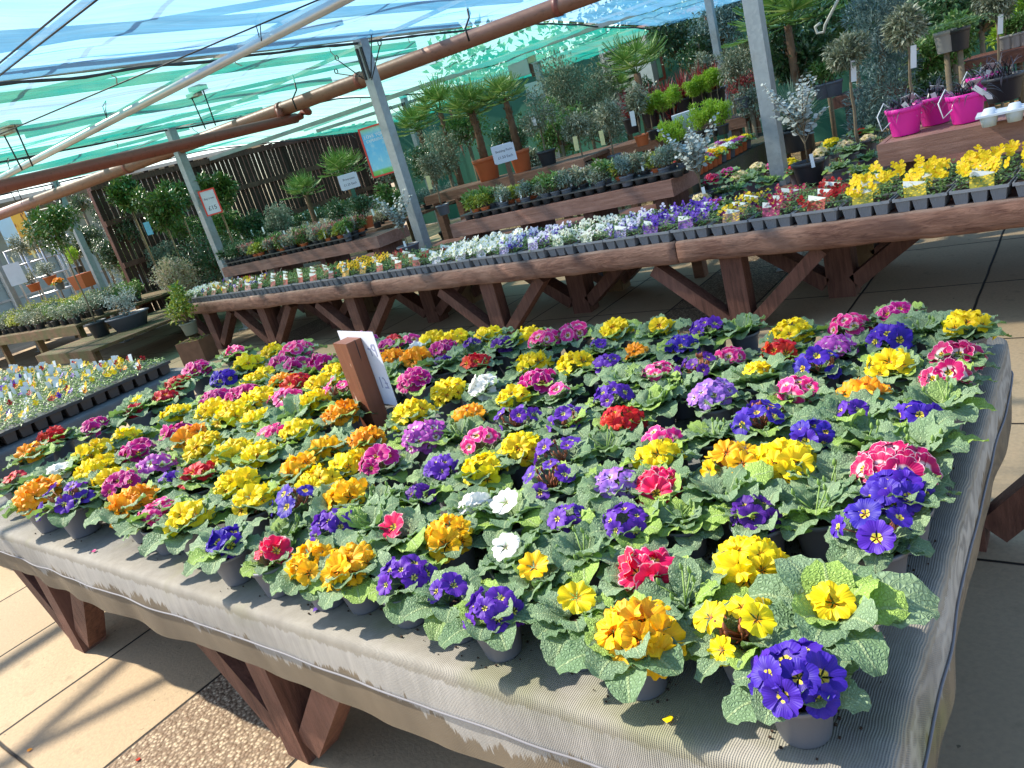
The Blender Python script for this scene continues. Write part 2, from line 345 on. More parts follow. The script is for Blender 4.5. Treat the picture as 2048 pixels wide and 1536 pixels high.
def drape(x0,x1,y0,y1,z,mat_,drop,name,label,seam=True,cat='cloth',seed=0):
    b=MB(); b.smooth=True
    per=[]; st=.03; rc=.045
    def side(a,c):
        n=int((Vector(c)-Vector(a)).length/st); return [Vector(a).lerp(Vector(c),i/n) for i in range(n)]
    c4=[(x0,y0),(x1,y0),(x1,y1),(x0,y1)]; nr=[(0,-1),(1,0),(0,1),(-1,0)]
    for i in range(4):
        a=Vector(c4[i]);c=Vector(c4[(i+1)%4]); d=(c-a).normalized()
        for q in side(a+d*rc,c-d*rc): per.append((q,Vector(nr[i])))
        n1=Vector(nr[i]);n2=Vector(nr[(i+1)%4]); cc=c-d*rc-n1*rc
        for k in range(5):
            th=k/5*PI/2; nn=n1*math.cos(th)+n2*math.sin(th); per.append((cc+nn*rc,nn))
    prof=[(-.20,0),(-.05,0),(-.022,0),(-.009,-.002),(-.001,-.009),(.002,-.022)]
    M_=len(per); rings=[]
    nd=9
    cl=lambda v,a,c: min(max(v,a),c)
    for (off,dz) in prof:
        if off<-.04: rings.append([Vector((cl(q.x+n.x*off,x0-off,x1+off),cl(q.y+n.y*off,y0-off,y1+off),z+dz)) for q,n in per])
        else: rings.append([Vector((q.x+n.x*off,q.y+n.y*off,z+dz+ (.004*noise.noise(Vector((q.x*3,q.y*3,seed))) if off>-.03 else 0))) for q,n in per])
    for k in range(1,nd+1):
        f=k/nd; R=[]
        for i,(q,n) in enumerate(per):
            P=Vector((q.x*1.0,q.y,seed))
            dr=drop*(1+.10*noise.noise(P*1.6)+.05*noise.noise(P*7+Vector((5,1,2))))
            o_=.003+f*(.018*noise.noise(P*5)+.022*noise.noise(P*1.7+Vector((3,3,3))))+.004*math.sin(f*PI)
            R.append(Vector((q.x+n.x*o_,q.y+n.y*o_,z-.025-(dr-.025)*f)))
        rings.append(R)
    idx=[b.add(r) for r in rings]
    for k in range(len(rings)-1):
        for i in range(M_): j=(i+1)%M_; b.face([idx[k]+j,idx[k]+i,idx[k+1]+i,idx[k+1]+j])
    a_=-prof[0][0]; k_=b.add([(x0+a_,y0+a_,z),(x1-a_,y0+a_,z),(x1-a_,y1-a_,z),(x0+a_,y1-a_,z)]); b.face([k_,k_+1,k_+2,k_+3])
    o=link(name,b.build(name,mat_),(0,0,0)); tag(o,label,cat)
    if seam:
        s=MB(); R=rings[len(prof)+3]; s.tube([R[i]+Vector((per[i][1].x,per[i][1].y,0))*.003+Vector((0,0,.004*noise.noise(R[i]*6))) for i in range(0,M_)]+[R[0]],.0028,5); link('hem_seam',s.build('hem_seam',plain('seam cord',(.2,.2,.22),.7)),parent=o)
    return o
CL=cloth_mat()
drape(TX0,TX1,TY0,TY1,TZ,CL,.225,'table_cover','weathered grey fabric draped over the primrose table, stained brown and mossy')
# ------------------------------------------------------------------ primroses
def pot_mesh(r=.056,h=.088,m_=None,name='pot',lip=.004,fill=None):
    b=MB(); p=[(r*.70,0),(r*.72,.004),(r*.95,h*.86),(r*.95+.001,h*.87),(r+lip*.5,h*.875),(r+lip,h*.99),(r+lip*.6,h),(r-.002,h),(r*.93,h*.86)]
    b.lathe(p,28); return b.build(name,m_ or potgrey)
def soil_mesh(r,z,n=18):
    b=MB(); b.smooth=True; a=b.add([(0,0,z+.004)]+[(r*k/3*math.cos(2*PI*i/n),r*k/3*math.sin(2*PI*i/n),z+.004*rnd.uniform(-1,1)) for k in (1,2,3) for i in range(n)])
    for i in range(n): b.face([0,1+i,1+(i+1)%n])
    for k in range(2):
        for i in range(n): b.face([1+k*n+i,1+(k+1)*n+i,1+(k+1)*n+(i+1)%n,1+k*n+(i+1)%n])
    return b.build('soil',soil)
PL=primleaf('primrose leaf',(.15,.27,.125),(.29,.42,.235),(.38,.58,.09))
def bigleaf(b,az,el,L,W,rs,droop=1.0,base=(0,0,.082),NU=8,NV=12):
    """a broad crinkled primrose leaf with a wavy rim"""
    d=Vector((math.cos(az),math.sin(az),0)); sd=Vector((-math.sin(az),math.cos(az),0)); rows=[]
    sd_=rs.uniform(0,50); tw=rs.uniform(-.5,.5); cup=rs.uniform(.05,.55)
    p=Vector(base)+d*.012; ang=el
    vs=[]
    for j in range(NV+1):
        v=j/NV
        wdt=W*( .16*(1-v)**.5 + (math.sin(PI*min(1,v**1.15))**.62 if 0<v<1 else 0)*.95 )*(1 if v<.97 else .55)
        if v>.5: wdt=max(wdt,W*.95*math.sqrt(max(0,1-((v-.5)/.52)**2))**1.0)
        q=(d*math.cos(ang)+Vector((0,0,math.sin(ang))))
        n=(Vector((0,0,math.cos(ang)))-d*math.sin(ang))
        sd2=(sd*math.cos(tw*v)+n*math.sin(tw*v))
        for i in range(NU+1):
            u=i/NU*2-1; x=u*wdt/2
            rim=abs(u)**3
            z=cup*abs(u)*wdt*.28-.002*(1-abs(u)) + rim*.0045*math.sin(v*27+sd_+u) + .004*noise.noise(Vector((x*70+sd_,v*8,sd_)))
            vs.append((p+sd2*(x*(1+.03*rim*math.sin(v*53+sd_)))+n*z,((u+1)/2,v)))
        p=p+q*(L/NV); ang-= (el+.5*droop+rs.uniform(-.05,.05))/NV*(1.5 if v>.45 else .6)*droop
    a=b.add([x[0] for x in vs]); sm=b.smooth; b.smooth=True
    for j in range(NV):
        for i in range(NU):
            k=[j*(NU+1)+i,j*(NU+1)+i+1,(j+1)*(NU+1)+i+1,(j+1)*(NU+1)+i]
            b.face([a+q for q in k],[vs[q][1] for q in k])
    b.smooth=sm
def rosette(seed,n=15,L=.095,W=.062,flat=0):
    rs=random.Random(seed); b=MB(); off=rs.uniform(0,6)
    for k in range(n):
        f=k/n; az=off+k*2.399+rs.uniform(-.25,.25)
        el=(.15+.95*f-flat*.3)+rs.uniform(-.15,.2); l=L*(1.1-.45*f)*rs.uniform(.82,1.18); bigleaf(b,az,el,l,W*rs.uniform(.85,1.15)*(1-.25*f),rs,.75+.35*(1-f))
    return b.build('foliage',PL)
FOL=[rosette(10+i,n,L,W) for i,(n,L,W) in enumerate([(15,.098,.072),(17,.092,.068),(13,.108,.08),(16,.1,.066),(14,.102,.076),(18,.09,.07),(12,.09,.066)])]
FOLBIG=[rosette(40+i,14,.112,.08) for i in range(2)]
def flower_mesh(seed,mt,r=.03,ruf=.12,n=5,cup=.35,name='flower'):
    rs=random.Random(seed); b=MB(); b.smooth=True; NR,NA=6,8
    for k in range(n):
        a0=2*PI*k/n+rs.uniform(-.08,.08); hw=PI/n*1.22*rs.uniform(.94,1.06); L=r*rs.uniform(.93,1.06); lift=rs.uniform(-.03,.05)*r+ (k%2)*.0012; tilt=rs.uniform(-.12,.16); ph=rs.uniform(0,6)
        vs=[]
        for i in range(NR+1):
            f=i/NR
            for j in range(NA+1):
                t=j/NA*2-1
                notch=1-.17*math.exp(-(t/.22)**2) -.22*abs(t)**3.2
                rr=L*(.06+.94*f*(1 if f<.5 else 1+(notch-1)*((f-.5)/.5)))
                aa=a0+hw*t*(math.sin(min(1,f*1.35+.12)*PI/2))
                z=r*(-.16*(1-f)**2+cup*.25*f-.14*f*f) + tilt*r*f*f*.5+ lift*f + ruf*r*f*f*(math.sin(t*5.5+ph)*.6+.5*abs(t)**2*math.sin(ph*2)) + (.02*r*t)
                vs.append(((rr*math.cos(aa),rr*math.sin(aa),z),(f,j/NA)))
        a=b.add([v[0] for v in vs])
        for i in range(NR):
            for j in range(NA):
                q=[i*(NA+1)+j,(i+1)*(NA+1)+j,(i+1)*(NA+1)+j+1,i*(NA+1)+j+1]; b.face([a+x for x in q],[vs[x][1] for x in q])
    b.smooth=False
    return b.build(name,mt)
YE=(.95,.62,.02); EYE=(.85,.5,.03)
TY={ # name: material, flower radius, words
'Y':(petal('yellow petals',(.98,.38,.01),.2,(.97,.68,.008),(.97,.76,.01)),.036,'bright yellow'),
'G':(petal('golden petals',(.95,.3,.005),.2,(.98,.47,.004),(.98,.56,.008)),.038,'golden yellow'),
'O':(petal('orange petals',(.9,.5,.01),.16,(.96,.30,.004),(.98,.40,.006)),.036,'orange'),
'V':(petal('violet petals',(.9,.78,.1),.21,(.10,.022,.36),(.13,.03,.45),None,None,.12),.030,'violet'),
'B':(petal('deep blue petals',(.9,.7,.06),.24,(.045,.014,.33),(.06,.02,.42),None,None,.05),.034,'deep blue'),
'P':(petal('dark purple petals',(.85,.65,.05),.15,(.06,.008,.20),(.10,.015,.30)),.028,'dark purple'),
'L':(petal('lavender petals',(.9,.7,.1),.14,(.33,.16,.66),(.38,.17,.66),None,(.6,.5,.8)),.029,'lavender'),
'M':(petal('magenta petals',(.9,.75,.05),.17,(.50,.004,.16),(.56,.006,.24),(.85,.45,.6),None,.07,.28,.955),.036,'magenta with pale rims'),
'C':(petal('crimson petals',(.88,.62,.03),.2,(.52,.006,.11),(.50,.004,.12),(.8,.5,.6),(.85,.75,.75),.05,.28,.955),.036,'crimson with white throats'),
'K':(petal('pink petals',(.9,.7,.05),.18,(.75,.012,.20),(.82,.03,.30),(.9,.5,.6),(.9,.55,.62),.06,.28,.955),.032,'pink'),
'H':(petal('hot pink petals',(.85,.65,.05),.2,(.88,.010,.09),(.90,.015,.13),(.9,.45,.5),None,.08,.28,.955),.04,'hot pink'),
'R':(petal('red petals',(.9,.75,.03),.18,(.52,.006,.008),(.60,.008,.008)),.032,'red'),
'F':(petal('flame petals',(.95,.7,.02),.3,(.75,.03,.01),(.70,.012,.015),None,None,.35),.033,'red and yellow'),
'W':(petal('white petals',(.8,.42,.01),.17,(.88,.88,.82),(.9,.9,.86),None,None,.3),.038,'white'),
'Z':(petal('lilac pink petals',(.85,.65,.05),.16,(.42,.05,.40),(.50,.09,.5),None,(.85,.75,.8)),.031,'lilac pink with white eyes'),
'I':(petal('cream petals',(.95,.6,.05),.25,(.9,.75,.35),(.92,.7,.4)),.026,'cream and apricot'),
}
FL={}
def flowers_of(t):
    if t not in FL:
        mt,r,_=TY[t]; FL[t]=[flower_mesh(hash_(t)+i,mt,r,.22 if t in 'YGOH' else .12,5 if t in 'VBLPKZ' else 6 if i==1 else 5,.2+.22*i) for i in range(4)]
    return FL[t]
def hash_(s): return sum(ord(c)*(i+3)*7 for i,c in enumerate(s))
FORMS={'B':(12,.058),'M':(8,.052),'S':(5,.042),'O':(1,.0),'T':(6,.062),'D':(3,.030),'N':(0,0),'U':(16,.063)}
def layout(form,seed):
    rs=random.Random(seed); n,R=FORMS[form]; out=[]
    for k in range(n):
        if n==1: out.append((Vector((0,0,.135)),Vector((.25,-.45,1)).normalized(),1,rs.uniform(0,6))); break
        f=(k+.5)/n; th=math.acos(1-f*(.95 if n>3 else .5)); az=k*2.399+seed
        d=Vector((math.sin(th)*math.cos(az),math.sin(th)*math.sin(az),math.cos(th)))
        c=Vector((d.x*R*rs.uniform(.9,1.12),d.y*R*rs.uniform(.9,1.12),.107+d.z*R*.66+ (rs.uniform(-.014,.016) if form=='T' else rs.uniform(-.004,.004))))
        nn=(d+Vector((.05,-.25,.35))).normalized() if form!='T' else (d*.8+Vector((rs.uniform(-.3,.3),rs.uniform(-.6,0),.5))).normalized()
        out.append((c,nn,rs.uniform(.74,1.16)*(.88 if form=='T' else 1),rs.uniform(0,6)))
    return out
def stalks(lay,mt,extra,seed):
    rs=random.Random(seed); b=MB()
    for c,n,s,_ in lay:
        base=Vector((rs.uniform(-.012,.012),rs.uniform(-.012,.012),.083)); e=c-n*.006
        b.tube([base,base.lerp(e,.5)+Vector((0,0,.008)),e],.0014,5)
    for k in range(extra):
        a=rs.uniform(0,6.28); q=Vector((.035*math.cos(a),.035*math.sin(a),.115+rs.uniform(0,.02))); base=Vector((rs.uniform(-.014,.014),rs.uniform(-.014,.014),.083))
        b.tube([base,q],.0017,5); b.lathe([(.001,0),(.0042,.004),(.0036,.011),(.0012,.016)],6,q,cap1=True)
    return b.build('flower_stalks',mt)
LAY={}
def get_layout(form,i):
    k=(form,i)
    if k not in LAY:
        l=layout(form,i*3+hash_(form)); LAY[k]=(l,stalks(l,stem_r if form=='T' else stem_g,14 if form in 'T' else 5 if form=='N' else 0,i) if l or form=='N' else None)
    return LAY[k]
POT=pot_mesh(); SOIL=soil_mesh(.051,.079)
def primrose(loc,t,form,rs,name='potted_primrose',pot=POT,scl=1.0,fol=None):
    r=link(name,None,loc,(0,0,0),scl); r.empty_display_size=.05
    p=link('pot',pot,(0,0,0),(0,0,rs.uniform(0,6)),1,r); link('soil',SOIL,(0,0,0),(0,0,0),1,p)
    f=link('foliage',fol or rs.choice(FOL),(0,0,.001),(rs.uniform(-.08,.08),rs.uniform(-.08,.08),rs.uniform(0,6.28)),rs.uniform(.92,1.12),r)
    lay,stk=get_layout(form,rs.randrange(5)); rz=rs.uniform(-.5,.5); tilt=Euler((rs.uniform(-.1,.15),rs.uniform(-.12,.12),rz))
    if stk: link('flower_stalks',stk,(0,0,0),tilt,1,r)
    Q=tilt.to_matrix()
    if lay:
        for c,n,s,ro in lay:
            q=(Q@n).to_track_quat('Z','Y').to_matrix()@Matrix.Rotation(ro,3,'Z')
            link('flower',rs.choice(flowers_of(t)),Q@c,q.to_euler(),s,r)
    return r
# photo position of each flower head, colour, form
PR="""1421 635 V M|1355 669 B B|1580 645 Y M|1550 679 F S|1686 624 K M|1789 607 M M|1768 652 B M|1662 672 Z B|1932 628 Y M|1940 679 C S|1891 723 C M|1445 693 K S|1625 706 B T|1505 727 Y D|1772 706 Y M|1379 723 P T|1413 768 L U|1577 761 K M|1710 768 O B|1512 822 B T|1639 840 B M|1700 805 V D|1827 826 B S|1926 830 Y N|1816 884 C U|1457 905 G T|1580 905 Y B|1789 939 B B|1526 976 P S|1345 846 K S|1734 1035 B T|1474 1086 Y B|1642 1182 Y D|1464 1229 Y T|1567 1318 B B
672 655 K S|759 662 M M|795 675 F S|831 664 K D|828 690 W D|886 658 Y B|930 658 Y M|992 652 Y M|876 689 M M|937 684 P D|1007 678 P S|1074 643 Y B|1077 672 K M|1142 652 K M|1228 641 Y B|1187 676 V D|1265 681 O D|1320 635 Y S|770 695 M M|771 715 O M|814 712 O M|876 718 P D|939 713 F S|1050 711 Y M|1139 715 Y M|1204 713 V M|1286 730 K M|817 751 M B|876 771 Y B|951 756 W S|1060 752 M M|1101 768 K D|1009 782 Y M|1207 773 V M|667 744 Y M|804 824 Y B|920 819 O M|1023 823 V T|1118 819 V T|1221 823 R B|1306 799 P N|670 781 K T|664 819 O M|708 874 O M|838 857 Z U|944 874 K M|1016 877 Y B|1125 881 V T|1299 891 Y M|742 915 M M|869 922 V B|937 925 Y M|1084 935 V T|1217 946 L B|1320 960 H M|657 932 Y M|679 992 G M|805 978 P D
679 1028 V M|925 985 W D|1000 1000 W O|1109 1014 V S|1212 1035 V M|870 1045 G M|776 1045 H O|995 1084 W O|1073 1110 G O|1287 1120 H S|675 1113 G B|603 1108 G M|767 1134 V M|867 1158 V D|949 1188 V M|1114 1195 Y O|1236 1243 G B
53 906 O S|97 875 R M|174 851 M S|15 957 R D|96 945 W D|60 991 O B|123 998 V T|171 909 Y M|171 940 Y M|200 962 Y M|239 872 Y S|261 817 R D|270 800 Y D|256 906 M M|290 930 Z M|314 957 V D|219 970 M M|249 1002 O B|294 1022 K M|383 950 F M|359 1032 Y M|424 1072 B S|505 1090 H D|337 829 Y M|410 826 Y B|455 832 Y M|345 861 M S|366 874 O M|400 887 Y B|502 841 Y M|526 865 K M|574 861 Y M|451 906 Y B|499 906 Y B|448 960 Y B|485 990 Y M|588 928 G M|632 946 Y B|636 889 G S|574 1000 B T
432 708 K S|386 742 M M|438 752 B M|345 769 R M|313 795 R S|485 728 Y M|547 699 Y M|578 706 K M|550 728 M S|585 728 M S|629 730 M S|616 672 Y S|520 745 Y D|497 762 Y M|547 766 O M|580 768 R M|622 772 Y M|420 796 M M|478 790 M B|513 797 Y B|554 803 K M|608 807 Y M|700 716 Y M|1365 760 N N|1260 755 N N|1560 1010 N N|1430 1010 N N|1350 1010 N N|1180 1090 N N|1380 870 N N|1190 890 N N|720 1020 N N|1905 890 N N|1640 960 N N|1480 640 N N|1850 655 N N|1330 1180 N N|760 760 N N|590 840 N N|900 870 N N|1740 870 N N|700 1060 N N|560 1060 N N"""
HZ=TZ+.165
prim=[]
for ln in PR.replace('\n','|').split('|'):
    a=ln.split(); x,y=int(a[0]),int(a[1]); t=a[2] if a[2]!='N' else 'N'
    p=at(x,y,HZ if a[3]!='N' else TZ+.12); prim.append([p.x,p.y+.028,t,a[3],x,y])
for it in range(30):   # nothing overlaps: ease pots apart a little
    for i in range(len(prim)):
        for j in range(i):
            a,c=prim[i],prim[j]; dx,dy=a[0]-c[0],a[1]-c[1]; d=math.hypot(dx,dy)+1e-6
            if d<.122: k=(.122-d)/2/d; a[0]+=dx*k;a[1]+=dy*k;c[0]-=dx*k;c[1]-=dy*k
    for a in prim:
        a[0]=min(max(a[0],TX0+.06),TX1-.085); a[1]=min(max(a[1],TY0+.095),TY1-.07)
# words that single each plant out: its colour, then its neighbours on the table
def word(a): return TY[a[2]][2] if a[3]!='N' else 'flowerless'
FW={'B':'full domed head','U':'large crowded head','M':'rounded head','S':'small cluster','T':'loose stalky cluster','O':'single bloom','D':'couple of blooms','N':'leaves only'}
def neigh(i):
    a=prim[i]; r={}
    for nm,(vx,vy) in {'left':(-1,0),'right':(1,0),'behind':(0,1),'front':(0,-1)}.items():
        best=None
        for j,c in enumerate(prim):
            if j==i: continue
            dx,dy=c[0]-a[0],c[1]-a[1]; f=dx*vx+dy*vy; s=abs(dx*vy)+abs(dy*vx)
            if f>.05 and s<f*1.1 and f<.45:
                dd=math.hypot(dx,dy)
                if best is None or dd<best[0]: best=(dd,c)
        r[nm]=SHORT[best[1][2]] if best and best[1][3]!='N' else ('flowerless' if best else None)
    return r
SHORT={'Y':'yellow','G':'golden','O':'orange','V':'violet','B':'deep blue','P':'dark purple','L':'lavender','M':'magenta','C':'crimson','K':'pink','H':'hot pink','R':'red','F':'flame','W':'white','Z':'lilac','N':'flowerless'}
def primlabels():
    base=[]; NB=[neigh(i) for i in range(len(prim))]
    for i,a in enumerate(prim):
        if a[3]=='N': d='leafy primrose without open flowers'
        else: d=SHORT[a[2]]+' primrose with a '+FW[a[3]]
        base.append(d)
    EDG={'left':'left edge','right':'right edge','behind':'back edge','front':'front edge'}
    def ph(i,ks):
        s=[]
        for k in ks:
            v=NB[i][k]
            if v is None: s.append('at the table\'s '+EDG[k])
            else: s.append(v+' one '+{'left':'on left','right':'on right','behind':'behind','front':'in front'}[k])
        return ', '.join(s)
    lab=[None]*len(prim); combos=[(),('right',),('front',),('left',),('behind',),('left','right'),('front','behind'),('front','right'),('left','front'),('behind','right'),('left','behind')]
    from collections import Counter
    for cb in combos:
        cand=[base[i]+(', '+ph(i,cb) if cb else '') for i in range(len(prim))]
        ct=Counter(cand)
        for i in range(len(prim)):
            if lab[i] is None and ct[cand[i]]==1: lab[i]=cand[i]
    ct2={}
    zones=lambda a:('front' if a[1]<1.35 else 'middle' if a[1]<1.95 else 'back')+' '+('left' if a[0]<-2.6 else 'centre' if a[0]<-1.4 else 'right')
    for i,a in enumerate(prim):
        if lab[i] is None:
            lab[i]=base[i].replace(' with a ',', ',1)+' at '+zones(a)+', '+ph(i,('left','right'))
    ct=Counter(lab)
    for i,a in enumerate(prim):
        if ct[lab[i]]>1:
            same=sorted([q for q in range(len(prim)) if lab[q]==lab[i]] ,key=lambda q:prim[q][0])
            k=same.index(i)
            prim[i].append(['leftmost','rightmost'][k] if len(same)==2 else ['leftmost','middle','rightmost','far right'][min(k,3)])
    return [(l if len(prim[i])<7 else prim[i][6]+' '+l) for i,l in enumerate(lab)]
LB=primlabels(); rs=random.Random(5)
for a,l in zip(prim,LB):
    sc0=rs.uniform(.97,1.08)*(1+.30*min(1,max(0,(-1.2-a[0])/2.0)))
    fol=FOLBIG[0] if (a[4],a[5]) in ((1642,1182),(1287,1120)) else None
    r=primrose((a[0],a[1],TZ+.001),a[2],a[3],rs,scl=sc0,fol=fol); tag(r,l,'primrose','potted primroses on the near table')
print('primroses',len(prim), 'max label words',max(len(l.split()) for l in LB))
# ------------------------------------------------------------------ text
def text_mesh(s,size,m_,align='CENTER',mirror=False,ext=.0004,spacing=1):
    c=bpy.data.curves.new('t','FONT'); c.body=s; c.size=size; c.align_x=align; c.align_y='CENTER'; c.extrude=ext; c.space_line=spacing
    o=bpy.data.objects.new('t',c); COL.objects.link(o); bpy.context.view_layer.update()
    me=bpy.data.meshes.new_from_object(o.evaluated_get(bpy.context.evaluated_depsgraph_get())); bpy.data.objects.remove(o); bpy.data.curves.remove(c)
    me.materials.clear(); me.materials.append(m_)
    if mirror: me.transform(Matrix.Scale(-1,4,Vector((1,0,0))))
    return me
ink=plain('printed ink',(.02,.025,.06),.6); paper=plain('white card',(.72,.75,.85),.6,.05,3,0,.3,0,.15)
# ------------------------------------------------------------------ price stake on the near table
p=at(757,858,TZ+.01)
def stake_mat():
    t=NT('painted stake'); p_=t.obj(); n=t.noise(4,5,t.scl(p_,(9,9,1)),.65); c=t.mix(n,(.12,.038,.02),(.24,.09,.05)); s_=t.ramp(t.noise(7,3,t.scl(p_,(7,7,.9)),.6),[(.69,0),(.71,1)]); c=t.mix(s_,c,(.6,.45,.36))
    e=t.ramp(t.noise(3,3,t.scl(p_,(12,12,.5)),.6),[(.66,0),(.68,1)]); c=t.mix(e,c,(.03,.012,.01)); return t.bsdf(c,.5,t.bump(n,.4,.004),0,.4)
SM=stake_mat(); b=MB(); b.box(-.055,-.035,0,.055,.035,.415); b2=MB(); b2.box(-.13,.0365,.125,.16,.0385,.44)
st=place([('post',b.build('post',SM)),('price_card',b2.build('price_card',paper),(0,0,0),(0,.0,0),
   [('lettering',text_mesh('Pr',.075,plain('show-through ink',(.30,.33,.5),.7)),(.11,.0360,.36),(PI/2,0,0)),('lettering',text_mesh('£1',.07,plain('show-through ink',(.30,.33,.5),.7)),(.11,.0360,.22),(PI/2,0,0))])],
   'price_stake','brown painted wooden stake with the back of a white price card, among the primroses','sign',(p.x,p.y,TZ-.01),R_(-12),1)
for ch in [c for c in bpy.data.objects if c.name.startswith('lettering')]: ch.scale=(-1,1,1)
# ------------------------------------------------------------------ far bench
def fy(x): return 4.50+(-.4-x)*.0775 + .012*math.sin((x+5)*.6)
BX0,BX1=-10.25,1.2; BZ=.70
parts=[]
t=MB(); ys=[0,.28,.56,.84,1.12,1.40,1.68]
for k in range(6):
    n=12
    for i in range(n):
        xa=BX0+.03+(BX1-BX0-.06)*i/n; xb=BX0+.03+(BX1-BX0-.06)*(i+1)/n; za=BZ-.045;zb=BZ-.004
        P=[(xa,fy(xa)+.10+ys[k],za),(xb,fy(xb)+.10+ys[k],za),(xb,fy(xb)+.10+ys[k]+.272,za),(xa,fy(xa)+.10+ys[k]+.272,za)]
        a=t.add(P+[(x,y,zb) for x,y,_ in P]); 
        for q in ((4,5,6,7),(0,1,5,4),(3,2,1,0),(2,3,7,6)): t.face([a+j for j in q])
parts.append(('tabletop',t.build('tabletop',wood_redx)))
segs=[(-10.27,-5.72),(-5.72,-2.33),(-2.33,1.2)]
def slab_beam(mb,xa,xb,sd):
    n=int((xb-xa)/.07); rings=[]
    for i in range(n+1):
        x=xa+(xb-xa)*i/n; y=fy(x); w1=.012*noise.noise(Vector((x*2.2,sd,0)))+.006*noise.noise(Vector((x*9,sd,0)));w2=.014*noise.noise(Vector((x*1.7,sd,5)))+.006*noise.noise(Vector((x*11,sd,4)))
        pr=[(.098,.015-.02),(.02,.0),(.0,-.012),(-.008,-.06),(-.005,-.11),(.004,-.145),(.02,-.157),(.098,-.157)]
        rings.append(mb.add([(x,y+q+w1*(.8 if q<.05 else 0)+.006*noise.noise(Vector((x*8,z*30,sd))),BZ+z+(w2 if z<-.1 else w1*.6)+.003) for q,z in pr]))
    mb.smooth=True
    for i in range(n):
        for k in range(7): mb.face([rings[i]+k,rings[i]+k+1,rings[i+1]+k+1,rings[i+1]+k])
    mb.smooth=False
    mb.face([rings[0]+k for k in range(8)][::-1]); mb.face([rings[-1]+k for k in range(8)])
def beam_mat():
    t=NT('hewn red beam'); p=t.pos(); v=t.scl(p,(1.6,9,9)); n=t.noise(3,7,v,.7,.8); n2=t.noise(2.2,4,p,.6); n3=t.noise(24,3,t.scl(p,(.35,2,2)),.6)
    c=t.mix(t.ramp(n,[(.3,0),(.65,1)]),(.085,.032,.022),(.27,.135,.09)); c=t.mix(t.ramp(n2,[(.45,0),(.7,.65)]),c,(.33,.19,.135)); c=t.mix(t.ramp(n3,[(.6,0),(.7,.6)]),c,(.06,.025,.02))
    Z=t.xyz(p)[2]; c=t.mix(t.ramp(t.math('ADD',Z,t.math('MULTIPLY',n,.03)),[(.705,0),(.72,.6)]),c,(.3,.24,.2))
    h=t.math('ADD',t.math('MULTIPLY',n,1.2),t.math('MULTIPLY',t.noise(9,5,t.scl(p,(.5,1,1)),.65),.9)); return t.bsdf(c,.68,t.bump(h,.9,.012),0,.35)
HB=beam_mat()
for i,(xa,xb) in enumerate(segs):
    mb=MB(); slab_beam(mb,xa+.004,xb-.004,i*7+1); parts.append(('front_beam',mb.build('front_beam',HB)))
for x in (-9.62,-8.15,-6.30,-4.28,-2.0,.32):
    y=fy(x)+.16
    p=MB(); p.box(x-.075,y-.06,0,x+.075,y+.06,BZ-.05); 
    b1=MB(); b1.beam((x-.10,y,.08),(x-.58,y,BZ-.19),.09,.115,(0,1,0)); b2=MB(); b2.beam((x+.10,y,.08),(x+.58,y,BZ-.19),.09,.115,(0,1,0))
    parts.append(('leg',p.build('leg',wood_red),(0,0,0),(0,0,0),[('brace',b1.build('brace',wood_red)),('brace',b2.build('brace',wood_red))]))
    for yy in (y+.62,y+1.25):
        q=MB(); q.box(x-.09+.5,yy-.08,0,x+.09+.5,yy+.08,BZ-.05); 
        b1=MB(); b1.beam((x+.5,yy-.08,.12),(x+.5,yy-.52,BZ-.12),.16,.08,(0,0,1)) 
        b2=MB(); b2.beam((x+.42-.02,yy,.1),(x-.25,yy,BZ-.12),.1,.16,(0,1,0)); b3=MB(); b3.beam((x+.59,yy,.1),(x+1.25,yy,BZ-.12),.1,.16,(0,1,0))
        parts.append(('rear_leg',q.build('rear_leg',wood_red if yy<y+1 else timber('olive timber',(.12,.07,.03),(.22,.14,.07),0,.7,2)),(0,0,0),(0,0,0),[('brace',b2.build('brace',wood_red)),('brace',b3.build('brace',wood_red))]))
r=place(parts,'plant_bench','long low bench with a rough hewn red timber beam and V braced legs','bench',(0,0,0))
# ------------------------------------------------------------------ bedding packs
PW,PD,PH=.268,.188,.078
def pack_tray():
    b=MB()
    b.box(-PW/2+.002,-PD/2+.002,PH-.012,PW/2-.002,PD/2-.002,PH-.008)
    e=.002
    for (x0,y0,x1,y1) in ((-PW/2,-PD/2,PW/2,-PD/2+.006),(-PW/2,PD/2-.006,PW/2,PD/2),(-PW/2,-PD/2+.0062,-PW/2+.006,PD/2-.0062),(PW/2-.006,-PD/2+.0062,PW/2,PD/2-.0062)): b.box(x0,y0,PH-.016,x1,y1,PH)
    cw=(PW-.012)/3; cd=(PD-.012)/2
    for i in range(3):
        for k in range(2):
            xa=-PW/2+.006+i*cw+.004; ya=-PD/2+.006+k*cd+.003; xb=xa+cw-.008; yb=ya+cd-.006
            b.box(xa,ya,0,xb,yb,PH-.0125,taper=.011)
            if k==0:
                for q in range(7):
                    f=(q+.5)/7; X0=xa+.011+(xb-xa-.022)*f; X1=xa+(xb-xa)*f
                    b.beam((X0,ya+.0095,.004),(X1,ya-.0006,PH-.018),.0022,.0022,(0,1,0))
    s=MB(); s.box(-PW/2+.0065,-PD/2+.0065,PH-.0078,PW/2-.0065,PD/2-.0065,PH-.005)
    return b.build('tray',traygrey), s.build('soil',soil)
PT,PS=pack_tray()
packleaf=leafm('bedding leaf',(.10,.22,.05),(.24,.40,.12),(.40,.55,.18),.25,.42,.2)
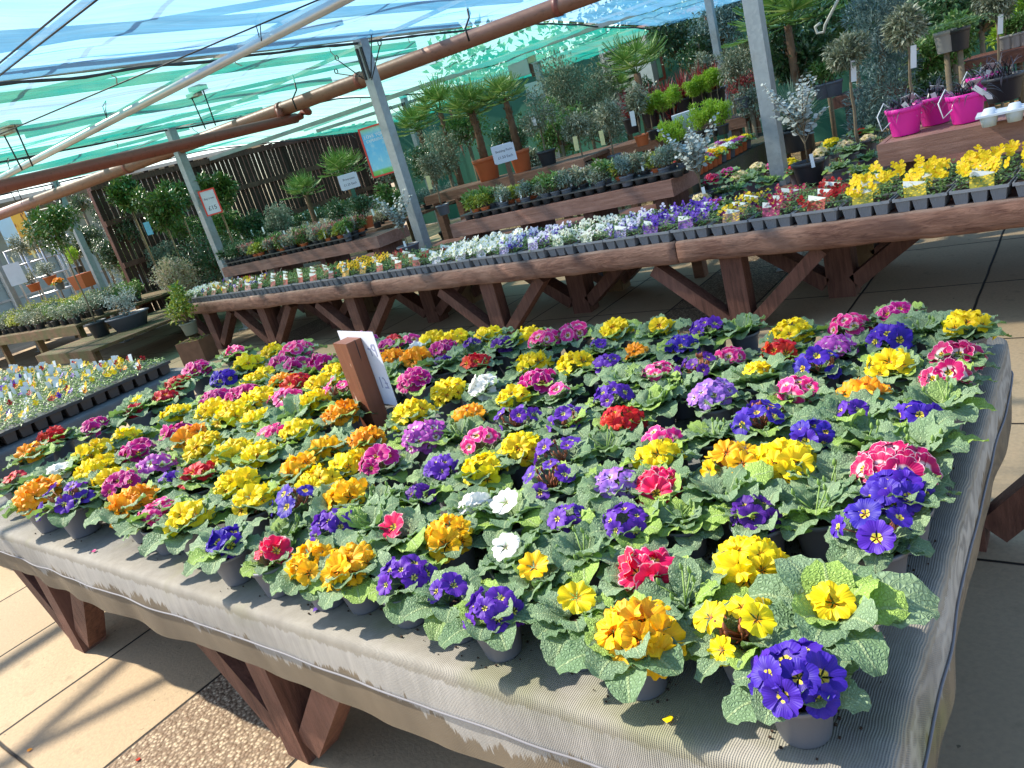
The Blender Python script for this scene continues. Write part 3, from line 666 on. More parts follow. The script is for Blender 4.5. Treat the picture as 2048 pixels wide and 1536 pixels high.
def pack_fol(seed,h=.05,n=230):
    rs=random.Random(seed); b=MB()
    for k in range(n):
        cx=(rs.randrange(3)-1)*.085+rs.gauss(0,.024); cy=(rs.randrange(2)-.5)*.085+rs.gauss(0,.024); z=PH-.005+rs.random()**1.3*h
        az=rs.uniform(0,6.28); el=rs.uniform(-.2,1.0); d=Vector((math.cos(az)*math.cos(el),math.sin(az)*math.cos(el),math.sin(el)))
        b.leaf(Vector((cx,cy,z)),d,Vector((0,0,1)),rs.uniform(.018,.034),rs.uniform(.011,.018),.25)
    return b.build('foliage',packleaf)
PF=[pack_fol(i,h) for i,h in enumerate((.065,.08,.07,.075))]
@mat
def pansym(nm,c): return plain(nm,c,.5,.12,30,0,.3,0,.3)
PC={'yel':((.95,.68,.01),(.95,.66,.01),(.9,.5,.01)),'ybl':((.95,.6,.01),(.94,.55,.01),(.04,.01,.01)),'red':((.35,.006,.008),(.42,.01,.01),(.08,.002,.004)),'mag':((.42,.012,.10),(.36,.01,.06),(.9,.5,.1)),
'ypu':((.13,.01,.10),(.92,.62,.02),(.03,.008,.02)),'vio':((.09,.03,.36),(.16,.06,.5),(.02,.005,.06)),'vwh':((.22,.12,.55),(.8,.75,.9),(.07,.02,.2)),'whi':((.85,.87,.8),(.86,.88,.84),(.7,.65,.1)),'cre':((.85,.85,.62),(.84,.84,.66),(.06,.02,.06)),
'cbl':((.85,.85,.7),(.8,.8,.7),(.12,.01,.04)),'ora':((.95,.32,.01),(.94,.4,.01),(.1,.02,.01)),'blu':((.03,.04,.3),(.05,.06,.4),(.6,.6,.2)),'lil':((.35,.25,.65),(.6,.5,.8),(.15,.05,.3))}
PN={'yel':'yellow','ybl':'yellow black-eyed','red':'dark red','mag':'magenta','ypu':'purple and yellow','vio':'violet','vwh':'violet and white','whi':'white','cre':'cream','cbl':'cream dark-eyed','ora':'orange','blu':'blue','lil':'lilac','grn':'leafy red-carded','mix':'mixed colour'}
def viola(b,c,nrm,r,rs):
    q=nrm.to_track_quat('Z','Y').to_matrix()@Matrix.Rotation(rs.uniform(-.5,.5),3,'Z')
    for k,(a,l,wd,mi) in enumerate(((1.2,1,.95,0),(1.95,1,.95,0),(.1,.9,.85,1),(3.04,.9,.85,1),(-1.57,1.0,1.15,1))):
        b.m=mi; pts=[(0,0,.001*k)]
        for j in range(7):
            t=j/6*2-1; aa=a+t*.62*wd; rr=r*l*(1-.28*t*t)*rs.uniform(.93,1.05); pts.append((rr*math.cos(aa),rr*math.sin(aa),.001*k+.10*r*(1-abs(t))*rs.uniform(-1,1)+.12*r))
        i0=b.add([c+q@Vector(p) for p in pts])
        for j in range(6): b.face([i0,i0+1+j,i0+2+j])
    b.m=2
    i0=b.add([c+q@Vector((0,0,r*.16))]+[c+q@Vector((r*.40*math.cos(j*PI/3+.5)*(1.15 if j in(3,4) else .8),r*.40*math.sin(j*PI/3+.5)-r*.06,r*.14)) for j in range(6)])
    for j in range(6): b.face([i0,i0+1+j,i0+1+(j+1)%6])
VM={}
def viola_mesh(kind,k):
    if (kind,k) not in VM:
        b=MB(); viola(b,Vector((0,0,0)),Vector((0,0,1)),.025,random.Random(hash_(kind)+k)); VM[(kind,k)]=b.build('flower',[pansym('pansy '+kind+str(i),PC[kind][i]) for i in range(3)])
    return VM[(kind,k)]
MIX=['ybl','vio','whi','ora','lil','red','yel','cbl','blu','mag']
TMX=['ybl','ora','yel','vio','ybl','ora','yel','red','whi','yel']
def put_viola(parent,kind,c,nn,r,rs):
    kd=rs.choice(MIX) if kind=='mix' else rs.choice(TMX) if kind=='tray' else kind
    link('flower',viola_mesh(kd,rs.randrange(3)),c,(nn.to_track_quat('Z','Y').to_matrix()@Matrix.Rotation(rs.uniform(-.4,.4),3,'Z')).to_euler(),r/.025,parent)
def pack_flowers(parent,kind,n,r,h,rs):
    for i in range(n):
        c=Vector((rs.uniform(-.12,.12),rs.uniform(-.08,.08),PH+h*rs.uniform(.55,1.25)))
        put_viola(parent,kind,c,Vector((rs.uniform(-.5,.5),rs.uniform(-1.2,-.2),rs.uniform(.2,.9))).normalized(),r*rs.uniform(.8,1.15),rs)
@mat
def cardm(nm,bg,c1,c2):
    t=NT(nm); u=t.xyz(t.uv()); v=t.n('ShaderNodeTexVoronoi'); v.inputs['Scale'].default_value=7; t.l(t.uv(),v.inputs['Vector'])
    c=t.mix(t.ramp(v.outputs['Distance'],[(.34,1),(.44,0)]),bg,c1); c=t.mix(t.ramp(v.outputs['Distance'],[(.1,1),(.16,0)]),c,c2)
    d=t.math('SUBTRACT',t.math('ADD',u[1],t.math('MULTIPLY',t.math('POWER',u[0],1.6),-.33)),.62); c=t.mix(t.ramp(d,[(.0,0),(.02,1)]),c,(.72,.73,.66))
    return t.bsdf(c,.35,None,0,.5)
CARD={'yel':((.4,.35,.03),(.95,.65,.02),(.9,.5,.02)),'ybl':((.85,.4,.1),(.95,.6,.05),(.1,.02,.02)),'red':((.45,.07,.04),(.5,.09,.05),(.9,.7,.5)),'mag':((.25,.03,.07),(.55,.05,.16),(.9,.4,.4)),'ypu':((.35,.2,.12),(.95,.6,.05),(.12,.03,.03)),
'vio':((.2,.08,.28),(.32,.14,.48),(.15,.05,.3)),'vwh':((.2,.15,.3),(.55,.5,.7),(.2,.1,.4)),'whi':((.45,.42,.45),(.7,.68,.75),(.5,.5,.55)),'cre':((.35,.38,.25),(.85,.83,.6),(.05,.02,.03)),'cbl':((.35,.38,.25),(.85,.83,.7),(.05,.02,.03)),'grn':((.5,.12,.07),(.46,.10,.06),(.55,.2,.13)),'ora':((.55,.25,.15),(.6,.3,.2),(.9,.6,.5)),'lil':((.3,.3,.5),(.6,.6,.8),(.3,.2,.5)),'mix':((.5,.2,.15),(.7,.45,.35),(.8,.7,.6))}
cm=MB(); cm.box(-.043,-.0006,0,.043,.0006,.075)
def card_mesh(k):
    b=MB(); n=b.add([(-.055,0,0),(.055,0,0),(.055,0,.072),(-.055,0,.095)]); b.face([n,n+1,n+2,n+3],[(0,0),(1,0),(1,1),(0,1)])
    n=b.add([(-.055,.0012,0),(.055,.0012,0),(.055,.0012,.072),(-.055,.0012,.095)]); b.face([n+3,n+2,n+1,n],[(0,1),(1,1),(1,0),(0,0)])
    for i,j in ((0,1),(1,2),(2,3),(3,0)): b.face([n+i,n+j,n-4+j,n-4+i])
    return b.build('label_card',cardm('card '+k,*CARD[k]))
CM={k:card_mesh(k) for k in CARD}
# colour of each column of packs by photo x of its front edge, right to left
COLS=[(2060,'yel'),(1975,'yel'),(1850,'yel'),(1755,'yel'),(1665,'red'),(1580,'mag'),(1500,'ypu'),(1420,'ypu'),(1350,'vio'),(1285,'vio'),(1225,'vwh'),(1165,'cbl'),(1113,'cre'),(1062,'vwh'),(1012,'vwh'),(967,'whi'),(922,'whi'),(876,'whi'),(836,'grn'),(796,'grn'),(760,'grn'),(727,'ybl'),(694,'ybl'),(665,'grn'),(640,'grn'),(598,'grn'),(567,'grn'),(537,'grn'),(511,'grn'),(488,'mix'),(463,'mix'),(440,'mix'),(416,'mix'),(390,'whi'),(365,'whi')]
rs=random.Random(11); x=-.395+.275*1.5; k=0; ang=math.atan(-.0775)
packs=[]
while x>-10.1:
    y=fy(x)+.02+PD/2
    # the photo column nearest to this pack
    w_=Vector((x,y-PD/2,BZ+.07))-Vector((0,0,CH)); px=1024+CF*w_.dot(CX)/w_.dot(FWD)
    kind=min(COLS,key=lambda c:abs(c[0]-px))[1]
    for row in range(3):
        if x>-.5 and False: pass
        kk=kind
        if row==1 and rs.random()<.25: kk=rs.choice([kind,'mix' if x<-7.5 else kind])
        if row==2 and x<-5.6: kk='mix' if kind in('mix','whi') else rs.choice([kind,'grn','red'])
        if px<2200: packs.append((x+rs.uniform(-.004,.004),y+row*.2+rs.uniform(-.004,.004),kk,row,k,px))
    x-=.279*(1 if x>-6 else 1.04); k+=1
print('packs',len(packs))
RW=['front row','second row','third row']
labs={}
for (x,y,kd,row,col,px) in packs:
    r=link('bedding_pack',None,(x,y,BZ+.0035),(0,0,ang+rs.uniform(-.02,.02)),1); r.empty_display_size=.05
    t_=link('tray',PT,parent=r); link('soil',PS,parent=t_)
    link('foliage',PF[rs.randrange(4)],(0,0,0),(0,0,rs.choice((0,PI))),1,r)
    n={'grn':0,'yel':13,'ybl':15,'whi':20,'cre':12,'vwh':14,'mag':9,'red':7,'cbl':10,'vio':11,'ypu':9,'mix':5}[kd]
    if kd=='grn' and rs.random()<.4: pack_flowers(r,'red',2,.02,.06,rs)
    if n: pack_flowers(r,kd,n,.030 if kd in('yel','ybl','whi') else .027,.09 if kd in('yel','ybl') else .065,rs)
    kc=kd if kd in CM else 'grn'
    link('label_card',CM[kc],(rs.uniform(-.03,.02),-PD/2+.02,PH-.004),(R_(-22)+rs.uniform(-.1,.1),rs.uniform(-.06,.06),rs.uniform(-.15,.15)),1,r)
    far=['right end','middle','left end'][0 if px>1400 else 1 if px>850 else 2]
    tag(r,'tray of %s pansies on the long bench, number %d from right, %s'%(PN[kd],col+1,RW[row]),'bedding pack','bedding packs on the long bench')
# ------------------------------------------------------------------ left viola bench
LX0,LX1,LY0,LY1=-12.2,-5.52,1.0,2.78
table('display_table','low table with a grey fabric cover under the trays of violas, left of the primroses',LX0,LX1,LY0,LY1,[(-5.7,2.6),(-5.7,1.2),(-8.9,2.6),(-12,2.6)],BZ-.01)
drape(LX0,LX1,LY0,LY1,BZ-.006,plain('plain grey fabric',(.115,.12,.125),.85,.35,12,.5,.3),.16,'table_cover','plain dark grey fabric cover on the table of viola trays',seam=False,seed=9)
def vtray(seed,nx=5,ny=4,c=.1):
    rs=random.Random(seed); b=MB(); W,D=nx*c,ny*c; h=.085
    b.box(-W/2,-D/2,h-.006,W/2,D/2,h-.001)
    for (x0,y0,x1,y1) in ((-W/2-.004,-D/2-.004,W/2+.004,-D/2),(-W/2-.004,D/2,W/2+.004,D/2+.004),(-W/2-.004,-D/2+.0002,-W/2,D/2-.0002),(W/2,-D/2+.0002,W/2+.004,D/2-.0002)): b.box(x0,y0,h-.018,x1,y1,h+.002)
    tr=b.build('tray',potdark)
    kids=[]
    f=MB(); fl=[]; tg=[]
    cells=MB()
    for i in range(nx):
        for j in range(ny):
            X=-W/2+c*(i+.5);Y=-D/2+c*(j+.5); cells.box(X-.041,Y-.041,0,X+.041,Y+.041,h-.0065,taper=.009)
            for q in range(34):
                az=rs.uniform(0,6.28); el=rs.uniform(-.1,1.0); d=Vector((math.cos(az)*math.cos(el),math.sin(az)*math.cos(el),math.sin(el)))
                f.leaf(Vector((X+rs.gauss(0,.022),Y+rs.gauss(0,.022),h+rs.random()*.032)),d,Vector((0,0,1)),rs.uniform(.018,.03),rs.uniform(.012,.017),.3)
            for q in range(rs.choice((0,0,0,1,1,2))):
                fl.append((Vector((X+rs.uniform(-.04,.04),Y+rs.uniform(-.04,.04),h+rs.uniform(.035,.06))),Vector((rs.uniform(-.2,.8),rs.uniform(-1,0),rs.uniform(.4,1))).normalized(),rs.uniform(.022,.031)))
            if seed>0 and rs.random()<.45:
                tg.append(((X+rs.uniform(-.02,.02),Y+.02,h),(rs.uniform(-.25,.1),rs.uniform(-.2,.2),rs.uniform(.2,.9))))
    out=[('tray',tr,(0,0,0),(0,0,0),[('cell_pots',cells.build('cell_pots',traybrown))]),('foliage',f.build('foliage',packleaf))]+[('name_tag',TAGM,a,c) for a,c in tg]
    return out,fl
tb=MB(); tb.box(-.02,-.0008,0,.02,.0008,.085); TAGM=tb.build('name_tag',white)
VT=[vtray(1),vtray(2),vtray(3)]; VT0=vtray(0)
for i in range(11):
    for j in range(4):
        x=-5.62-.25-i*.512; y=2.68-.2-j*.412
        if j>0 and x<-5.9-(3-j)*0 and (x< -6.2-(3.2-j)*1.7): continue
        pl=('end' if i==0 else 'column %d from the table end'%(i+1)); 
        V_=VT0 if (i==0 or j>=2) else VT[(i+j)%3]
        r=place(V_[0],'viola_tray','tray of mixed violas in brown pots, %s column, %s row'%('rightmost' if i==0 else 'number %d'%(i+1),['rear','second','third','front'][j]),'plant tray',(x,y,BZ+.002),0,1,'viola trays on the left table')
        for c,nn,rr in V_[1]: put_viola(r,'tray',c,nn,rr,rs)
# ------------------------------------------------------------------ canopy
def net_mat(name,c,tr,c2):
    t=NT(name); p=t.pos(); X=t.xyz(p)
    pl=t.noise(1,4,t.scl(p,(16,.9,1)),.7,.6); pl2=t.noise(1,3,t.scl(p,(3,1.1,1)),.6)
    wire=t.math('ABSOLUTE',t.math('SUBTRACT',t.math('FRACT',t.math('MULTIPLY',X[1],1.55)),.5)); wi=t.ramp(wire,[(.012,1),(.02,0)])
    col=t.mix(t.ramp(pl2,[(.35,0),(.65,1)]),c,c2)
    den=t.math('ADD',tr,t.math('MULTIPLY',t.math('SUBTRACT',pl,.5),-.5)); den=t.math('SUBTRACT',den,t.math('MULTIPLY',t.ramp(t.noise(1,3,t.scl(p,(30,.5,1)),.6),[(.56,0),(.66,1)]),.13),clamp=True)
    a=t.n('ShaderNodeBsdfTransparent'); t.setv(a.inputs[0],(.97,1,1)); 
    b_=t.n('ShaderNodeBsdfTranslucent'); t.setv(b_.inputs[0],col); d=t.n('ShaderNodeBsdfDiffuse'); t.setv(d.inputs[0],col); mm=t.n('ShaderNodeMixShader'); mm.inputs[0].default_value=.25; t.l(b_.outputs[0],mm.inputs[1]); t.l(d.outputs[0],mm.inputs[2])
    m2=t.n('ShaderNodeMixShader'); t.l(den,m2.inputs[0]); t.l(mm.outputs[0],m2.inputs[1]); t.l(a.outputs[0],m2.inputs[2]); t.l(m2.outputs[0],t.out.inputs[0]); return t.m
net_blue=net_mat('blue shade net',(.10,.38,.66),.44,(.17,.46,.70)); net_turq=net_mat('turquoise shade net',(.0,.36,.30),.44,(.09,.42,.30))
PXS=[-2.12,-6.23,-10.35,-14.45]; PY1=6.3; PY2=11.5; NZ=3.0
def net(x0,x1,y0,y1,m_,label,sd,zf):
    b=MB(); b.smooth=True; nx,ny=60,90
    for i in range(nx+1):
        for j in range(ny+1):
            x=x0+(x1-x0)*i/nx; y=y0+(y1-y0)*j/ny; s=math.sin(PI*i/nx); 
            b.add([(x,y,zf(y)-.10*s+.03*noise.noise(Vector((x*6,y*.6,sd)))+.05*noise.noise(Vector((x*1.3,y*.5,sd)))*s+.02*math.sin(y*2*PI/1.3)*s)])
    for i in range(nx):
        for j in range(ny): a=i*(ny+1)+j; b.face([a,a+ny+1,a+ny+2,a+1])
    o=link('shade_net',b.build('shade_net',m_)); tag(o,label,'shade net')
def zf(y): return NZ if y<9.5 else NZ-.09*(y-9.5)
net(-6.2,-1.4,1.7,13.6,net_blue,'pale blue shade net stretched overhead, the nearest span',1,zf)
net(-10.32,-6.26,2.4,13.6,net_turq,'turquoise shade net overhead between the front and the middle post lines',2,zf)
net(-14.42,-10.38,3.3,13.6,net_turq,'turquoise shade net overhead next to the slatted fence',3,zf)
darkroll=plain('rolled net edge',(.05,.06,.06),.8,.4,9,.5)
for i,x in enumerate(PXS[1:]):
    b=MB(); pts=[(x+.015*noise.noise(Vector((y*2,i,0))),y,zf(y)-.03+.02*noise.noise(Vector((y*1.7,i,4)))) for y in [ 1.6+i*.8+.12*k for k in range(int((12-i*.8)/.12))]]
    b.tube(pts,.022,7,rr=[.011+.010*abs(noise.noise(Vector((q[1]*5,i,1)))) for q in pts])
    c=MB()
    for k in range(9):
        y=2.3+i*.8+1.17*k+rnd.uniform(-.1,.1); zz=zf(y)-.05; c.tube([(x,y,zz),(x+rnd.uniform(-.03,.03),y+.02,zz-.03),(x+rnd.uniform(-.05,.05),y+rnd.uniform(-.03,.05),zz-rnd.uniform(.04,.09))],.005,5)
    place([('rolled_edge',b.build('rolled_edge',darkroll)),('ties',c.build('ties',plain('rope',(.35,.33,.28),.9)))],'net_cable','dark rolled net edge tied along the cable above the %s line of posts'%['front','middle','fence'][i],'net edge',(0,0,0))
galv=None
rf=timber('pale roof timber',(.3,.26,.2),(.45,.4,.33),0,.8,0)
parts=[]
for k in range(5): b=MB(); y=2.9+k*2.3; b.box(-14.6,y,zf(y)+.16,-1.3,y+.04,zf(y)+.2); parts.append(('purlin',b.build('purlin',rf)))
for x in (-2.12,-4.2,-6.23,-7.4,-8.3,-10.35,-12.4,-14.45): b=MB(); b.beam((x,1.7 if x!=-7.4 else -2.5,3.28),(x,9.5,3.28),.05,.09); parts.append(('rafter',b.build('rafter',rf)))  # the longest rafter is added, its unseen front end streaks the paving with shade
for (xa,ya,xb,yb) in ((-7.4,-2.4,-5.6,1.6),(-6.0,-2.4,-6.9,1.6),(-6.2,2.7,-4.2,7.9),(-10.3,4.4,-8.3,9.5),(-8.3,2.7,-6.3,6.2),(-2.2,6.2,-4.2,9.6),(-14.4,4.4,-12.4,7.9),(-10.3,7.9,-12.4,4.6)): b=MB(); b.beam((xa,ya,3.2),(xb,yb,3.2),.04,.05); parts.append(('brace',b.build('brace',rf)))  # first two braces are added out of view to cast soft streaks on the floor
place(parts,'roof_frame','pale timber roof framing above the shade nets, its unseen front members added for shadow','roof',(0,0,0))
def galv_mat():
    t=NT('galvanised steel'); p=t.pos(); n=t.noise(14,4,p,.6); n2=t.noise(3,3,p); v=t.n('ShaderNodeTexVoronoi'); v.inputs['Scale'].default_value=35; t.l(p,v.inputs['Vector'])
    c=t.mix(n,(.20,.23,.25),(.38,.42,.44)); c=t.mix(t.ramp(v.outputs['Color'],[(0,0),(1,.3)]),c,(.5,.53,.55)); c=t.mix(t.ramp(n2,[(.55,0),(.7,.4)]),c,(.26,.25,.22)); return t.bsdf(c,.45,t.bump(n,.2,.003),.55,.5)
galv=galv_mat(); alum=plain('dull aluminium',(.55,.57,.58),.38,.15,6,.05,.5,.6)
def scroll(side=1,ang=0.6,L=.34):
    b=MB(); e=Vector((L*math.cos(ang)*side,0,L*math.sin(ang))); pts=[Vector((0,0,0)).lerp(e,i/6) for i in range(7)]
    for k in range(1,15):
        a=k/14*PI*1.75; r=.035*(1-k/26); pts.append(e+Vector((side*(math.sin(a)*r),0,(1-math.cos(a))*r)))
    b.tube(pts,.006,6); return b.build('scroll_arm',black)
def post(x,y,w,h,label,hooks=0,rz=0,d=None,extra=()):
    d=d or w; b=MB(); b.box(-w/2,-d/2,0,w/2,d/2,h-.02); b.box(-w*.62,-d*.62,h-.0195,w*.62,d*.62,h-.002)
    parts=[('steel_tube',b.build('steel_tube',galv))]; f=MB(); f.box(-w,-d,0.004,w,d,.016)
    parts.append(('base_plate',f.build('base_plate',galv)))
    if hooks:
        zb=h-.42
        for s in (-1,1):
            parts.append(('basket_bracket',(lambda m_: m_)(MBbar(w*.3*s,-d/2-.008,zb-.02,zb+.3)),(0,0,0),(0,0,0),
              [('scroll_arm',scroll(s,.75 if s<0 else 1.1,.40),(s*(w/2+.004),-d/2-.01,zb)),('scroll_arm',scroll(s,.35 if s<0 else .8,.38),(s*(w/2+.004),-d/2-.02,zb-.02+(.04 if s<0 else -.02)))]))
    parts+=list(extra)
    return place(parts,'steel_post',label,'post',(x,y,0),rz)
def MBbar(x,y,z0,z1):
    b=MB(); b.box(x-.014,y-.006,z0,x+.014,y+.006,z1); return b.build('basket_bracket',black)
post(-6.23,PY1,.115,NZ+.04,'thick galvanised steel post with black scroll hooks and the blue poster',1)
post(PXS[0],PY1,.115,3.2,'thick galvanised steel post nearest the right side, behind the packs of magenta pansies')
post(PXS[2],PY1,.115,NZ+.06,'steel post at the left end of the long bench, carrying a red-framed price sign')
post(PXS[3],PY1,.10,NZ+.06,'steel post beside a round bay tree, second from the left edge',1)
post(-18.6,6.3,.1,NZ-.3,'steel post at the photo\'s far left edge, with a white notice')
post(-10.72,PY2,.10,2.85,'thin steel post in front of the slatted fence, behind the low palm',1)
post(-.735*11.5-.0,PY2-.0,.10,2.85,'thin steel post between the green palms and the framed poster',1) if False else None
px_=aty(838,300,PY2); 
post(-.657*PY2,PY2,.10,2.62,'thin steel post with junction boxes and a floodlight at its top',0)
post(-.389*PY2,PY2,.095,3.2,'thin steel post rising behind the lime green cypress balls',0)
b=MB(); b.tube([(-3,4.05,2.8),(-16,3.98,2.82)],.036,12); 
c=MB()
for x in (-5,-7.6,-10.2): c.tube([(x,4.03,2.8),(x+.02,4.03,2.95),(x+.06,4.06,2.99),(x+.1,4.0,2.9),(x+.05,4.0,2.8)],.004,5)
place([('tube',b.build('tube',alum)),('wire_ties',c.build('wire_ties',black))],'roof_tube','long pale aluminium tube running diagonally under the blue and turquoise nets','pipe',(0,0,0))
def rustm(nm,c1,c2):
    t=NT(nm); p=t.pos(); n=t.noise(5,5,p,.6); n2=t.noise(30,3,t.scl(p,(.4,1,1)),.6); c=t.mix(n,c1,c2); c=t.mix(t.ramp(n2,[(.55,0),(.7,.5)]),c,tuple(x*.5 for x in c1)); return t.bsdf(c,.45,t.bump(n2,.3,.003),0,.5)
rust=rustm('rusty brown pipe',(.20,.075,.045),(.33,.16,.105)); rust2=rustm('red brown pipe',(.20,.05,.035),(.27,.08,.055))
def aline(pts,z): return [at(x,y,z) for x,y in pts]
b=MB(); PA=[at(1145,0,2.72),at(1000,60,2.72),at(830,118,2.72),at(590,207,2.72),at(400,285,2.72),at(200,352,2.72),at(60,407,2.72)]
PA=[Vector((-3.2,6.72,2.72)),Vector((-16.5,6.15,2.76))]
PA=[at(1145,2,2.72),at(30,418,2.72)]; PA=[PA[0]+(PA[0]-PA[1])*.2,PA[1]+(PA[1]-PA[0])*.6]
b.tube([PA[0].lerp(PA[1],i/20) for i in range(21)],.088,18)
cols=[]
for f in (.12,.26,.33,.5): col_=MB(); q=PA[0].lerp(PA[1],f); dd=(PA[1]-PA[0]).normalized(); col_.tube([q-dd*.03,q+dd*.03],.097,18); cols.append(('collar',col_.build('collar',rust2)))
hg=MB()
for px,py in ((945,60),(600,200)): q=at(px,py,2.72); hg.tube([q+Vector((0,-.1,-.1)),q+Vector((0,-.11,.02)),q+Vector((0,0,.12)),q+Vector((0,.02,.3))],.01,6)
place([('pipe',b.build('pipe',rust)),*cols,('hanger',hg.build('hanger',black))],'heating_pipe','thick rusty brown pipe running under the nets from top right to the far left','pipe',(0,0,0))
e=at(592,236,2.58); s0=at(-60,388,2.45)
b=MB(); b.tube([s0.lerp(e,i/14) for i in range(15)],.062,14)
u=MB(); up=at(600,207,2.72); dd=(e-s0).normalized()
u.tube([e,e+dd*.10+Vector((0,0,.01)),e+dd*.16+Vector((0,0,.06)),up+dd*.1-Vector((0,0,.12)),up+dd*.05-Vector((0,0,.05))],.045,10); u2=MB(); u2.tube([e-dd*.25+Vector((0,0,.02)),e-dd*.25+Vector((0,0,.16))],.04,10)
place([('pipe',b.build('pipe',rust2)),('elbow',u.build('elbow',rust2)),('branch',u2.build('branch',rust2))],'drain_pipe','thinner dark red pipe branching off the thick rusty one','pipe',(0,0,0))
for i,(px,py,w2) in enumerate(((425,262,'near the middle of the red pipe'),(60,345,'at the left end of the red pipe'),(40,405,'above the thick pipe at the far left'))):
    q=at(px,py,2.52 if i<2 else 2.76); b=MB(); b.box(-.12,-.045,.36,.02,.045,.40); b.box(-.05,-.07,.405,.09,.07,.45); c=MB(); c.tube([(-.09,0,.36),(-.07,0,.04)],.007,6); c.tube([(.07,0,.405),(.06,0,.04)],.007,6)
    place([('bracket_plate',b.build('bracket_plate',plain('pale bracket',(.6,.6,.52),.5,.3,20))),('drop_rod',c.build('drop_rod',black))],'pipe_hanger','pale bracket with two black drop rods, '+w2,'bracket',q,.4)
# beams of the roof at the back
def bar(name,a,c,w,h,m_,label,cat='beam'):
    b=MB(); b.beam(a,c,w,h); o=link(name,b.build(name,m_)); tag(o,label,cat)
whitebeam=plain('weathered white rail',(.5,.48,.42),.5,.35,5,.1)
e1=[at(640,243,2.8),at(1350,0,2.8)]; d=(e1[1]-e1[0]).normalized()
bar('eave_rail',e1[0]-d*9,e1[1]+d*4,.07,.07,whitebeam,'white rail under the back edge of the turquoise net, the upper one')
e1=[at(660,254,2.72),at(1350,38,2.72)]; d=(e1[1]-e1[0]).normalized()
bar('eave_rail',e1[0]-d*.3,e1[1]+d*4,.06,.06,whitebeam,'white rail under the back edge of the turquoise net, the lower one')
e1=[at(842,207,2.72),at(1350,40,2.72)]
bar('eave_board',Vector((-14.4,14.4,2.78)),Vector((2,14.4,2.78)),.09,.12,timber('pink eave board',(.25,.13,.1),(.42,.26,.22),0,.7,0),'reddish board along the top of the dark green back screen')
# long cross wires under the nets
for i,((a0,a1),lab) in enumerate(((((150,0),(0,125)),'thin dark wire at the top left corner, the left one'),(((193,0),(0,150)),'thin dark wire at the top left corner, the right one'),(((560,32),(0,268)),'thin wire running beside the aluminium tube'))):
    q0,q1=at(*a0,2.88),at(*a1,2.88); d=(q1-q0); b=MB(); b.tube([q0-d,q1+d*.8],.006,5); o=link('roof_wire',b.build('roof_wire',black)); tag(o,lab,'wire')
# ------------------------------------------------------------------ fence and back screen
def fence(x,y0,y1,h,label):
    parts=[]; b=MB(); n=int((y1-y0)/.112); 
    for k in range(n):
        y=y0+k*.112; b.box(x-.012,y,.05,x+.012,y+.092+rnd.uniform(-.004,.004),h+rnd.uniform(-.02,.02))
    parts.append(('slats',b.build('slats',timber('dark fence slats',(.035,.016,.012),(.08,.04,.03),0,.8,2))))
    for z in (.5,1.25,2.05,h-.12): r=MB(); r.box(x+.0125,y0,z,x+.06,y1,z+.1); parts.append(('rail',r.build('rail',wood_red)))
    for k in range(int((y1-y0)/2.2)+1): r=MB(); r.box(x-.11,y0+k*2.2,0,x-.0125,y0+k*2.2+.09,h); parts.append(('fence_post',r.build('fence_post',wood_red)))
    place(parts,'slatted_fence',label,'fence',(0,0,0))
fence(-14.62,6.9,14.4,2.84,'tall dark brown slatted fence with light showing through the gaps')
t=NT('dark green windbreak'); p=t.pos(); n=t.noise(1,4,t.scl(p,(3,3,.8)),.6); 
gm=t.bsdf(t.mix(n,(.02,.08,.055),(.045,.16,.115)),.8,t.bump(n,.4,.02),0,.2,.25,(.05,.2,.14))
b=MB(); b.smooth=True; nx=120
for i in range(nx+1):
    for j in range(9): x=-14.5+20*i/nx; b.add([(x,14.5+.03*math.sin(x*4)+.02*noise.noise(Vector((x*3,j,0))),.02+2.75*j/8)])
for i in range(nx):
    for j in range(8): a=i*9+j; b.face([a,a+9,a+10,a+1])
w_=MB()
for k in range(10): w_.box(-14.4+k*2.15,14.53,0,-14.32+k*2.15,14.61,2.77)
place([('netting',b.build('netting',gm)),('stakes',w_.build('stakes',wood_red))],'windbreak_screen','dark green windbreak netting screen closing the back of the sales area','screen',(0,0,0))
# ------------------------------------------------------------------ plant kit
def cloud(b,blobs,n,L,W,rs,out=.6,up=.2,jit=.5,quad=False):
    """leaves scattered through blobs [(centre, radius)]"""
    tot=sum(r**2.2 for c,r in blobs)
    for c,r in blobs:
        c=Vector(c)
        for k in range(max(3,int(n*1.35*r**2.2/tot))):
            d=Vector((rs.gauss(0,1),rs.gauss(0,1),rs.gauss(0,1))).normalized(); p=c+d*r*(rs.random()**.42)
            dr=(d*out+Vector((rs.gauss(0,jit),rs.gauss(0,jit),rs.gauss(0,jit)+up))).normalized()
            nn=Vector((rs.gauss(0,.5),rs.gauss(0,.5),1)).normalized(); l=L*rs.uniform(.6,1.25)
            (b.quadleaf if quad else b.leaf)(p,dr,nn,l,W*rs.uniform(.7,1.2))
def blobs(R,k,rs,sz=.45,flat=1):
    o=[((0,0,0),R*.55)]
    for i in range(k):
        d=Vector((rs.gauss(0,1),rs.gauss(0,1),rs.gauss(0,1)*flat)).normalized()*R*rs.uniform(.45,.78); o.append((d,R*sz*rs.uniform(.7,1.15)))
    return o
def twigs(b,base,tips,r,rs):
    for t_ in tips:
        t_=Vector(t_); m_=Vector(base).lerp(t_,.5)+Vector((rs.gauss(0,.1),rs.gauss(0,.1),0))*t_.length*.3; b.tube([base,m_,t_],r,5,rr=[r,r*.7,r*.35])
